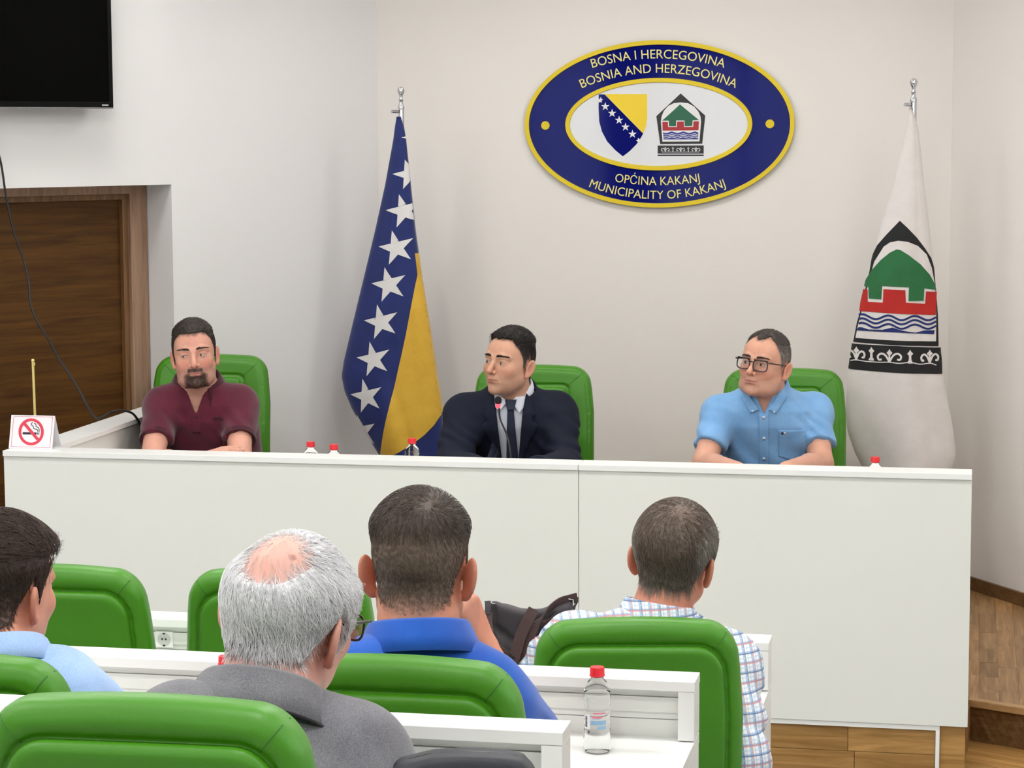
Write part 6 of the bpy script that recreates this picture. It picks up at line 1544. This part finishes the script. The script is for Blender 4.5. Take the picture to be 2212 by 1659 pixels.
# ---------------------------------------------------------------- the audience, seen from behind
BK = lambda deg: D(180 + deg)
def whorl_flow(w, droop=0.5):
    w = np.array(w)
    def f(q):
        d = q - w; d = d / (np.linalg.norm(d, axis=-1, keepdims=True) + 1e-6); s = np.cross(np.array([0, 0.6, 0.8]), d) * 0.35
        return d + s + np.array([0, 0, -droop])
    return f
BT = ([-0.3, 0, 0.25, 0.5, 0.72, 0.86, 0.95, 1.05], [0.155, 0.172, 0.168, 0.176, 0.186, 0.165, 0.108, 0.070], [0.12, 0.13, 0.125, 0.122, 0.118, 0.098, 0.076, 0.064])

# ---- man in the checked shirt (front row)
b = dict(H=P(1456, 1206, 4.95), R=rot(BK(-6), D(2), D(-7)), s=1.0, N=P(1420, 1344, 4.93), Rt=rot(BK(4)), tab=BT,
         SL=P(1240, 1388, 4.86), SR=P(1568, 1432, 4.90), EL=P(1112, 1486, 5.00), ER=P(1608, 1632, 4.74), WL=P(1190, 1478, 5.16), WR=P(1555, 1690, 4.92),
         skin=srgb(206, 140, 116), red=srgb(196, 96, 78), hairc=(srgb(92, 80, 72), srgb(150, 144, 138)), neck=0.060, scalp=0.8,
         g=dict(w=1.02, jaw=1.0, flare=26, ear=1.0, hl=([0, 20, 38, 52, 66, 76, 84, 92, 104, 118, 135, 160, 180], [0.075, 0.078, 0.080, 0.068, 0.040, 0.018, -0.016, 0.016, 0.026, -0.006, -0.046, -0.054, -0.050])))
WH = np.array([-0.012, 0.060, 0.098])
def hf7(q):
    lo = sst(0.0, -0.06, q[:, 2]); sd_ = sst(0.058, 0.076, np.abs(q[:, 0])); c = np.tile(np.array(srgb(108, 94, 84)), (len(q), 1)); c = lerp3(c, np.array(srgb(156, 150, 143)), 0.75 * np.clip(lo * 0.8 + sd_, 0, 1))
    return lerp3(c, np.array(srgb(176, 136, 116)), 0.5 * np.exp(-(np.linalg.norm(q - WH, axis=-1) / 0.018) ** 2))
b['hairf'] = hf7
b['hip'] = np.array([b['N'][0], b['N'][1] - 0.04, 0.56]); b['cuff'] = 0.050
r = person('person in a checked shirt seen from behind, in the front row', b, 0.003, 0.0)
th7 = lambda q: 0.0018 + 0.0042 * sst(-0.075, -0.03, q[:, 2]) + 0.009 * sst(-0.03, 0.06, q[:, 2])
hair_part(b, r, th7, 11000, 0.030, 0.003, whorl_flow(WH, 0.35), lambda q, rs: hf7(q) * rs.uniform(0.55, 1.5, (len(q), 1)), 0.0006, 21, 5, 0.0025, jit=0.45)
def mat_check():
    t = NT('checked_shirt_cotton'); sx = t.node('ShaderNodeSeparateXYZ'); tc = t.node('ShaderNodeTexCoord'); t.l(tc.outputs['Object'], sx.inputs[0])
    rotm = t.node('ShaderNodeMapping'); rotm.inputs['Rotation'].default_value = (0.1, 0.08, -0.25); t.l(tc.outputs['Object'], rotm.inputs['Vector']); t.l(rotm.outputs[0], sx.inputs[0])
    def band(src, period, phase, width):
        m = t.node('ShaderNodeMath', operation='MULTIPLY_ADD'); m.inputs[1].default_value = 1 / period; m.inputs[2].default_value = phase; t.l(src, m.inputs[0])
        fr = t.node('ShaderNodeMath', operation='FRACT'); t.l(m.outputs[0], fr.inputs[0])
        lt = t.node('ShaderNodeMath', operation='LESS_THAN'); lt.inputs[1].default_value = width; t.l(fr.outputs[0], lt.inputs[0]); return lt.outputs[0]
    cur = None; base = (*srgb(232, 234, 240), 1)
    for src, ph in ((sx.outputs['X'], 0.1), (sx.outputs['Z'], 0.35)):
        for per, off, wd, c, a in ((0.019, 0.0, 0.26, srgb(112, 158, 208), 0.62), (0.019, 0.46, 0.14, srgb(178, 206, 224), 0.6), (0.038, 0.34, 0.085, srgb(214, 132, 110), 0.65), (0.038, 0.84, 0.07, srgb(70, 76, 110), 0.6)):
            mx = t.node('ShaderNodeMix', data_type='RGBA', blend_type='MULTIPLY' if False else 'MIX')
            k = t.node('ShaderNodeMath', operation='MULTIPLY'); k.inputs[1].default_value = a; t.l(band(src, per, ph + off, wd), k.inputs[0]); t.l(k.outputs[0], mx.inputs['Factor'])
            if cur is None: mx.inputs[6].default_value = base
            else: t.l(cur, mx.inputs[6])
            mx.inputs[7].default_value = (*c, 1); cur = mx.outputs[2]
    t.l(cur, t.b.inputs['Base Color']); t.b.inputs['Roughness'].default_value = 0.85; t.b.inputs['Specular IOR Level'].default_value = 0.2
    n = t.node('ShaderNodeTexNoise', Scale=1300.0); t.l(tc.outputs['Object'], n.inputs['Vector']); t.l(t.bump(n.outputs['Fac'], 0.25, 0.0005), t.b.inputs['Normal']); return t.m
M['check'] = mat_check()
f7 = lambda p, b=b: shirt_sdf(p, b, 0.016, 1.22, 0.012, -0.2, 1.3, None, 0.068, 7.0)
cloth('checked_shirt', f7, b, M['check'], r, 0.006)
collar(b, M['check'], r, 'collar', 0.068, 0.072, 0.036, 0.046, 0.07, 24, 0.016, 0.008)
lower(b, r, 0.0)

# ---- man in the royal blue polo (middle row)
b = dict(H=P(908, 1226, 3.85), R=rot(BK(5), D(8), D(-1)), s=1.03, N=P(906, 1398, 3.80), Rt=rot(BK(6)), tab=BT,
         SL=P(762, 1484, 3.72), SR=P(1042, 1506, 3.77), EL=P(690, 1630, 3.90), ER=P(1168, 1650, 3.92), WL=P(800, 1652, 4.02), WR=P(1046, 1408, 4.02),
         skin=srgb(204, 138, 112), red=srgb(196, 92, 74), hairc=(srgb(70, 58, 50), srgb(110, 96, 86)), neck=0.066, scalp=0.78, stubble=0.2,
         g=dict(w=1.0, jaw=1.0, flare=34, ear=1.05, hl=([0, 20, 38, 52, 66, 76, 84, 92, 104, 118, 135, 160, 180], [0.075, 0.078, 0.080, 0.068, 0.040, 0.018, -0.016, 0.020, 0.028, 0.0, -0.054, -0.078, -0.080])))
WH6 = np.array([-0.020, 0.066, 0.090])
def hf6(q):
    n = hsh(q, 45.0, 3.0); top = sst(0.045, 0.075, q[:, 2] + 0.004 * n); lo = sst(-0.025, -0.085, q[:, 2] + 0.006 * n)
    c = np.tile(np.array(srgb(104, 88, 76)), (len(q), 1)); c = lerp3(c, np.array(srgb(78, 66, 58)), top)
    c = lerp3(c, np.array(srgb(58, 46, 40)), 0.75 * np.exp(-((q[:, 2] + 0.014) / 0.012) ** 2 - (q[:, 0] / 0.045) ** 2))
    c = lerp3(c, np.array(srgb(184, 130, 108)), 0.75 * lo); return lerp3(c, np.array(srgb(150, 110, 94)), 0.5 * np.exp(-(np.linalg.norm(q - WH6, axis=-1) / 0.010) ** 2))
b['hairf'] = hf6
b['hip'] = np.array([b['N'][0], b['N'][1] - 0.03, T1 + 0.56]); b['cuff'] = 0.058
fa = b['WR']; mouth = b['H'] + b['R'] @ np.array([-0.045, -0.085, -0.075]) * b['s']
b['handR'] = hand_prims(fa, P(1000, 1300, 4.00) - fa, P(900, 1330, 4.06) - P(1020, 1350, 4.0), 1, (0.35, 0.5, 0.35), 1.0)
b['fine'] = [(P(1020, 1350, 4.0), 0.10, 0.0045)]
r = person('person in a royal blue polo shirt seen from behind, hand raised to the chin', b, 0.003, T1)
th6 = lambda q: 0.0022 * sst(-0.075, -0.02, q[:, 2]) + 0.010 * sst(0.035, 0.085, q[:, 2])
hair_part(b, r, th6, 13000, lambda q: 0.003 + 0.004 * sst(-0.08, -0.04, q[:, 2]) + 0.016 * sst(0.03, 0.08, q[:, 2]), lambda q: 0.0012 * sst(-0.09, -0.05, q[:, 2]) + 0.0003 + 0.005 * sst(0.04, 0.09, q[:, 2]), whorl_flow(WH6, 0.25), lambda q, rs: hf6(q) * rs.uniform(0.6, 1.45, (len(q), 1)), 0.00045, 22, 4, 0.0012, jit=0.4)
M['royal'] = mat_fabric('royal_blue_pique', srgb(30, 92, 190), srgb(20, 72, 162), 0.85, 1500, 0.3, 0.25); M['royal_d'] = mat_fabric('slate_collar_inside', srgb(60, 70, 86), srgb(46, 54, 70), 0.85, 1500, 0.3, 0.2)
f6 = lambda p, b=b: shirt_sdf(p, b, 0.014, 0.66, 0.016, -0.2, 1.2, None, 0.072, 8.0)
cloth('polo_shirt', f6, b, M['royal'], r, 0.006)
collar(b, M['royal'], r, 'collar', 0.076, 0.080, 0.036, 0.050, 0.07, 26, 0.020, 0.006)
lower(b, r, T1)

# ---- white haired man (nearest row)
b = dict(H=P(628, 1334, 3.14), R=rot(BK(-13), D(9), D(-9)), s=0.99, N=P(558, 1539, 3.06), Rt=rot(BK(-4)), tab=BT,
         SL=P(392, 1600, 2.99), SR=P(762, 1640, 3.07), EL=P(320, 1850, 3.06), ER=P(835, 1900, 3.14), WL=P(430, 1900, 3.26), WR=P(720, 1900, 3.30),
         skin=srgb(220, 164, 148), red=srgb(196, 92, 76), hairc=(srgb(196, 196, 198), srgb(226, 226, 228)), neck=0.062, scalp=0.4, stubble=0.0,
         g=dict(w=1.0, jaw=0.98, flare=30, ear=1.12, hl=([0, 20, 38, 52, 66, 76, 84, 92, 104, 118, 135, 160, 180], [0.085, 0.085, 0.080, 0.068, 0.040, 0.012, -0.030, 0.010, 0.026, -0.008, -0.046, -0.056, -0.056])))
BC = np.array([0.002, 0.048, 0.104])
def bald5(q):
    d = np.stack([(q[:, 0] - 0.004) / 0.043, (q[:, 1] - 0.066) / 0.047, (q[:, 2] - 0.080) / 0.044], -1); r_ = np.linalg.norm(d, axis=-1) + 0.10 * hsh(q, 60.0, 2.0)
    return 0.03 + 0.97 * sst(0.62, 1.35, r_)
b['bald'] = bald5
def hf5(q):
    n = hsh(q, 38.0, 1.0); c = np.tile(np.array(srgb(244, 244, 247)), (len(q), 1)); dk = sst(0.02, -0.04, q[:, 2]) * sst(0.075, 0.04, np.abs(q[:, 0]))
    return lerp3(c, np.array(srgb(172, 172, 175)), np.clip(0.62 * dk + 0.22 * n, 0, 0.8))
b['hairf'] = hf5
def mole(q, C):
    d = np.linalg.norm(q - MOLE, axis=-1); C = lerp3(C, np.array(srgb(120, 84, 72)), 0.85 * sst(0.0062, 0.0042, d))
    pk = np.linalg.norm((q - np.array([0.004, 0.062, 0.090])) / np.array([0.04, 0.04, 0.03]), axis=-1); return lerp3(C, np.array(srgb(234, 178, 166)), 0.75 * sst(1.2, 0.2, pk))
mo = march(lambda p: head_sdf((p - b['H']) @ b['R'] / b['s'], b['g'], False, False) * b['s'], (CAMP + ray(632, 1204) * 2.7)[None], (ray(632, 1204) / np.linalg.norm(ray(632, 1204)))[None], 60, 0.9, 0.8)
MOLE = ((mo - b['H']) @ b['R'] / b['s'])[0]
b['mark'] = mole
b['hip'] = np.array([b['N'][0], b['N'][1] - 0.03, T2 + 0.56]); b['cuff'] = 0.058
r = person('person with white hair and a bald crown in a grey polo shirt, seen from behind', b, 0.003, T2)
mk5 = lambda q, b=b: hair_mask(q, b['g']) * bald5(q)
th5 = lambda q: (0.003 + 0.011 * sst(-0.09, 0.02, q[:, 2])) * (1 - 0.85 * sst(0.045, 0.095, q[:, 2])) * sst(0.15, 0.9, bald5(q))
hair_part(b, r, th5, 15000, lambda q: 0.020 + 0.016 * sst(-0.05, 0.03, q[:, 2]), 0.005, whorl_flow((0.004, 0.060, 0.092), 0.42), lambda q, rs: hf5(q) * rs.uniform(0.8, 1.3, (len(q), 1)), 0.0005, 23, 5, 0.002, mask=mk5, jit=0.6)
wisps = grow(b, lambda q: 0.8 * (bald5(q) < 0.9) * (q[:, 2] > 0.03) * hair_mask(q, b['g']), whorl_flow((0.004, 0.03, 0.1), 0.25), 2600, 0.022, 0.003, lambda q, rs: np.tile(np.array(srgb(214, 206, 204)), (len(q), 1)), 0.0003, 33, 5, jit=0.5)
if wisps is not None: o_ = strand_mesh('hair_wisps', wisps[0], 0.0003, wisps[1], r, M['hair']); o_['kind'] = 'stuff'
M['greypolo'] = mat_fabric('grey_melange_pique', srgb(126, 126, 132), srgb(92, 92, 98), 0.9, 520, 0.4, 0.25); M['blacktrim'] = mat_fabric('black_collar_trim', srgb(22, 22, 26), srgb(14, 14, 18), 0.85, 1500)
f5 = lambda p, b=b: shirt_sdf(p, b, 0.016, 0.7, 0.020, -0.2, 1.0, None, 0.070, 9.0)
cloth('polo_shirt', f5, b, M['greypolo'], r, 0.006)
collar(b, M['greypolo'], r, 'collar', 0.074, 0.080, 0.034, 0.056, 0.08, 24, 0.024, 0.006, trim=M['blacktrim'])
hw5 = lambda l: [np.asarray(q) @ b['R'].T * b['s'] + b['H'] for q in l]
gl = MB().tube(hw5([(-0.080, 0.018, 0.0), (-0.0815, 0.0, 0.010), (-0.0825, -0.04, 0.011), (-0.080, -0.085, 0.011)]), 0.0021, 8).obj('glasses', M['frame'], r, smooth=True)
rim = [(-0.042 - 0.030 * math.copysign(abs(math.cos(t)) ** 0.6, math.cos(t)), -0.106 + 0.020 * (math.cos(t) > 0) * 0.4 + 0.014 * (1 + math.cos(t)) * 0.5, -0.004 + 0.019 * math.copysign(abs(math.sin(t)) ** 0.6, math.sin(t))) for t in np.linspace(0, 2 * PI, 41)]
MB().tube(hw5(rim), 0.0017, 8).obj('rim', M['frame'], gl, smooth=True)
MB().tube(hw5([(-q[0], q[1], q[2]) for q in rim]), 0.0017, 8).obj('rim', M['frame'], gl, smooth=True)
MB().tube(hw5([(0.080, 0.018, 0.0), (0.0815, 0.0, 0.010), (0.0825, -0.04, 0.011), (0.080, -0.085, 0.011)]), 0.0021, 8).obj('temple', M['frame'], gl, smooth=True)
MB().tube(hw5([(-0.012, -0.104, 0.004), (0, -0.110, 0.007), (0.012, -0.104, 0.004)]), 0.0018, 8).obj('bridge', M['frame'], gl, smooth=True)
for s in (-1, 1):
    n_ = len(rim) - 1; l0 = hw5([(s * -q[0] * -1, q[1], q[2]) for q in rim[:-1]]); l1 = hw5([(s * -q[0] * -1, q[1] + 0.0012, q[2]) for q in rim[:-1]])
    MB().add(l0 + l1, [tuple(range(n_)), tuple(range(2 * n_ - 1, n_ - 1, -1))] + [(i, (i + 1) % n_, n_ + (i + 1) % n_, n_ + i) for i in range(n_)]).obj('lens', M['lens'], gl)
lower(b, r, T2)

# ---- brown haired man at the left edge (middle row)
b = dict(H=P(4, 1274, 3.86), R=rot(BK(-12), D(3), D(-2)), s=0.985, N=P(6, 1440, 3.80), Rt=rot(BK(-2)), tab=BT,
         SL=P(-160, 1500, 3.76), SR=P(140, 1502, 3.80), EL=P(-230, 1660, 3.86), ER=P(254, 1572, 3.92), WL=P(-110, 1660, 4.04), WR=P(190, 1624, 4.06),
         skin=srgb(212, 148, 124), red=srgb(198, 104, 86), hairc=(srgb(74, 58, 50), srgb(104, 84, 74)), neck=0.058, scalp=0.8, stubble=0.2,
         g=dict(w=0.98, jaw=0.95, flare=24, ear=1.0, hl=([0, 20, 38, 52, 66, 76, 84, 92, 104, 118, 135, 160, 180], [0.078, 0.080, 0.082, 0.068, 0.040, 0.018, -0.020, 0.018, 0.028, -0.004, -0.050, -0.070, -0.070])))
def hf4(q):
    t = sst(0.02, -0.05, q[:, 2]); c = np.tile(np.array(srgb(72, 56, 49)), (len(q), 1)); c = lerp3(c, np.array(srgb(110, 88, 76)), 0.6 * t); return lerp3(c, np.array(srgb(176, 130, 108)), 0.6 * sst(-0.05, -0.085, q[:, 2]))
b['hairf'] = hf4
b['hip'] = np.array([b['N'][0], b['N'][1] - 0.03, T1 + 0.56]); b['cuff'] = 0.052
r = person('person with brown swept hair in a pale blue shirt at the left edge', b, 0.003, T1)
th4 = lambda q: 0.003 + 0.016 * sst(0.02, 0.09, q[:, 2])
fl4 = lambda q: np.stack([-0.75 + 0 * q[:, 0], np.where(q[:, 2] > 0.06, -0.2, 0.1), np.where(q[:, 2] > 0.06, 0.15, -0.75)], -1)
hair_part(b, r, th4, 12000, lambda q: 0.012 + 0.028 * sst(-0.01, 0.07, q[:, 2]), lambda q: 0.0015 + 0.006 * sst(0.02, 0.09, q[:, 2]), fl4, lambda q, rs: hf4(q) * rs.uniform(0.55, 1.5, (len(q), 1)), 0.00055, 24, 5, 0.0025, jit=0.35)
M['pale'] = mat_fabric('pale_blue_linen', srgb(172, 202, 244), srgb(150, 182, 232), 0.85, 420, 0.35, 0.25)
f4 = lambda p, b=b: shirt_sdf(p, b, 0.014, 0.97, 0.014, -0.2, 1.6, None, 0.066, 6.0)
cloth('shirt', f4, b, M['pale'], r, 0.006)
collar(b, M['pale'], r, 'collar', 0.068, 0.072, 0.034, 0.042, 0.07, 24, 0.014, 0.006)
lower(b, r, T1)
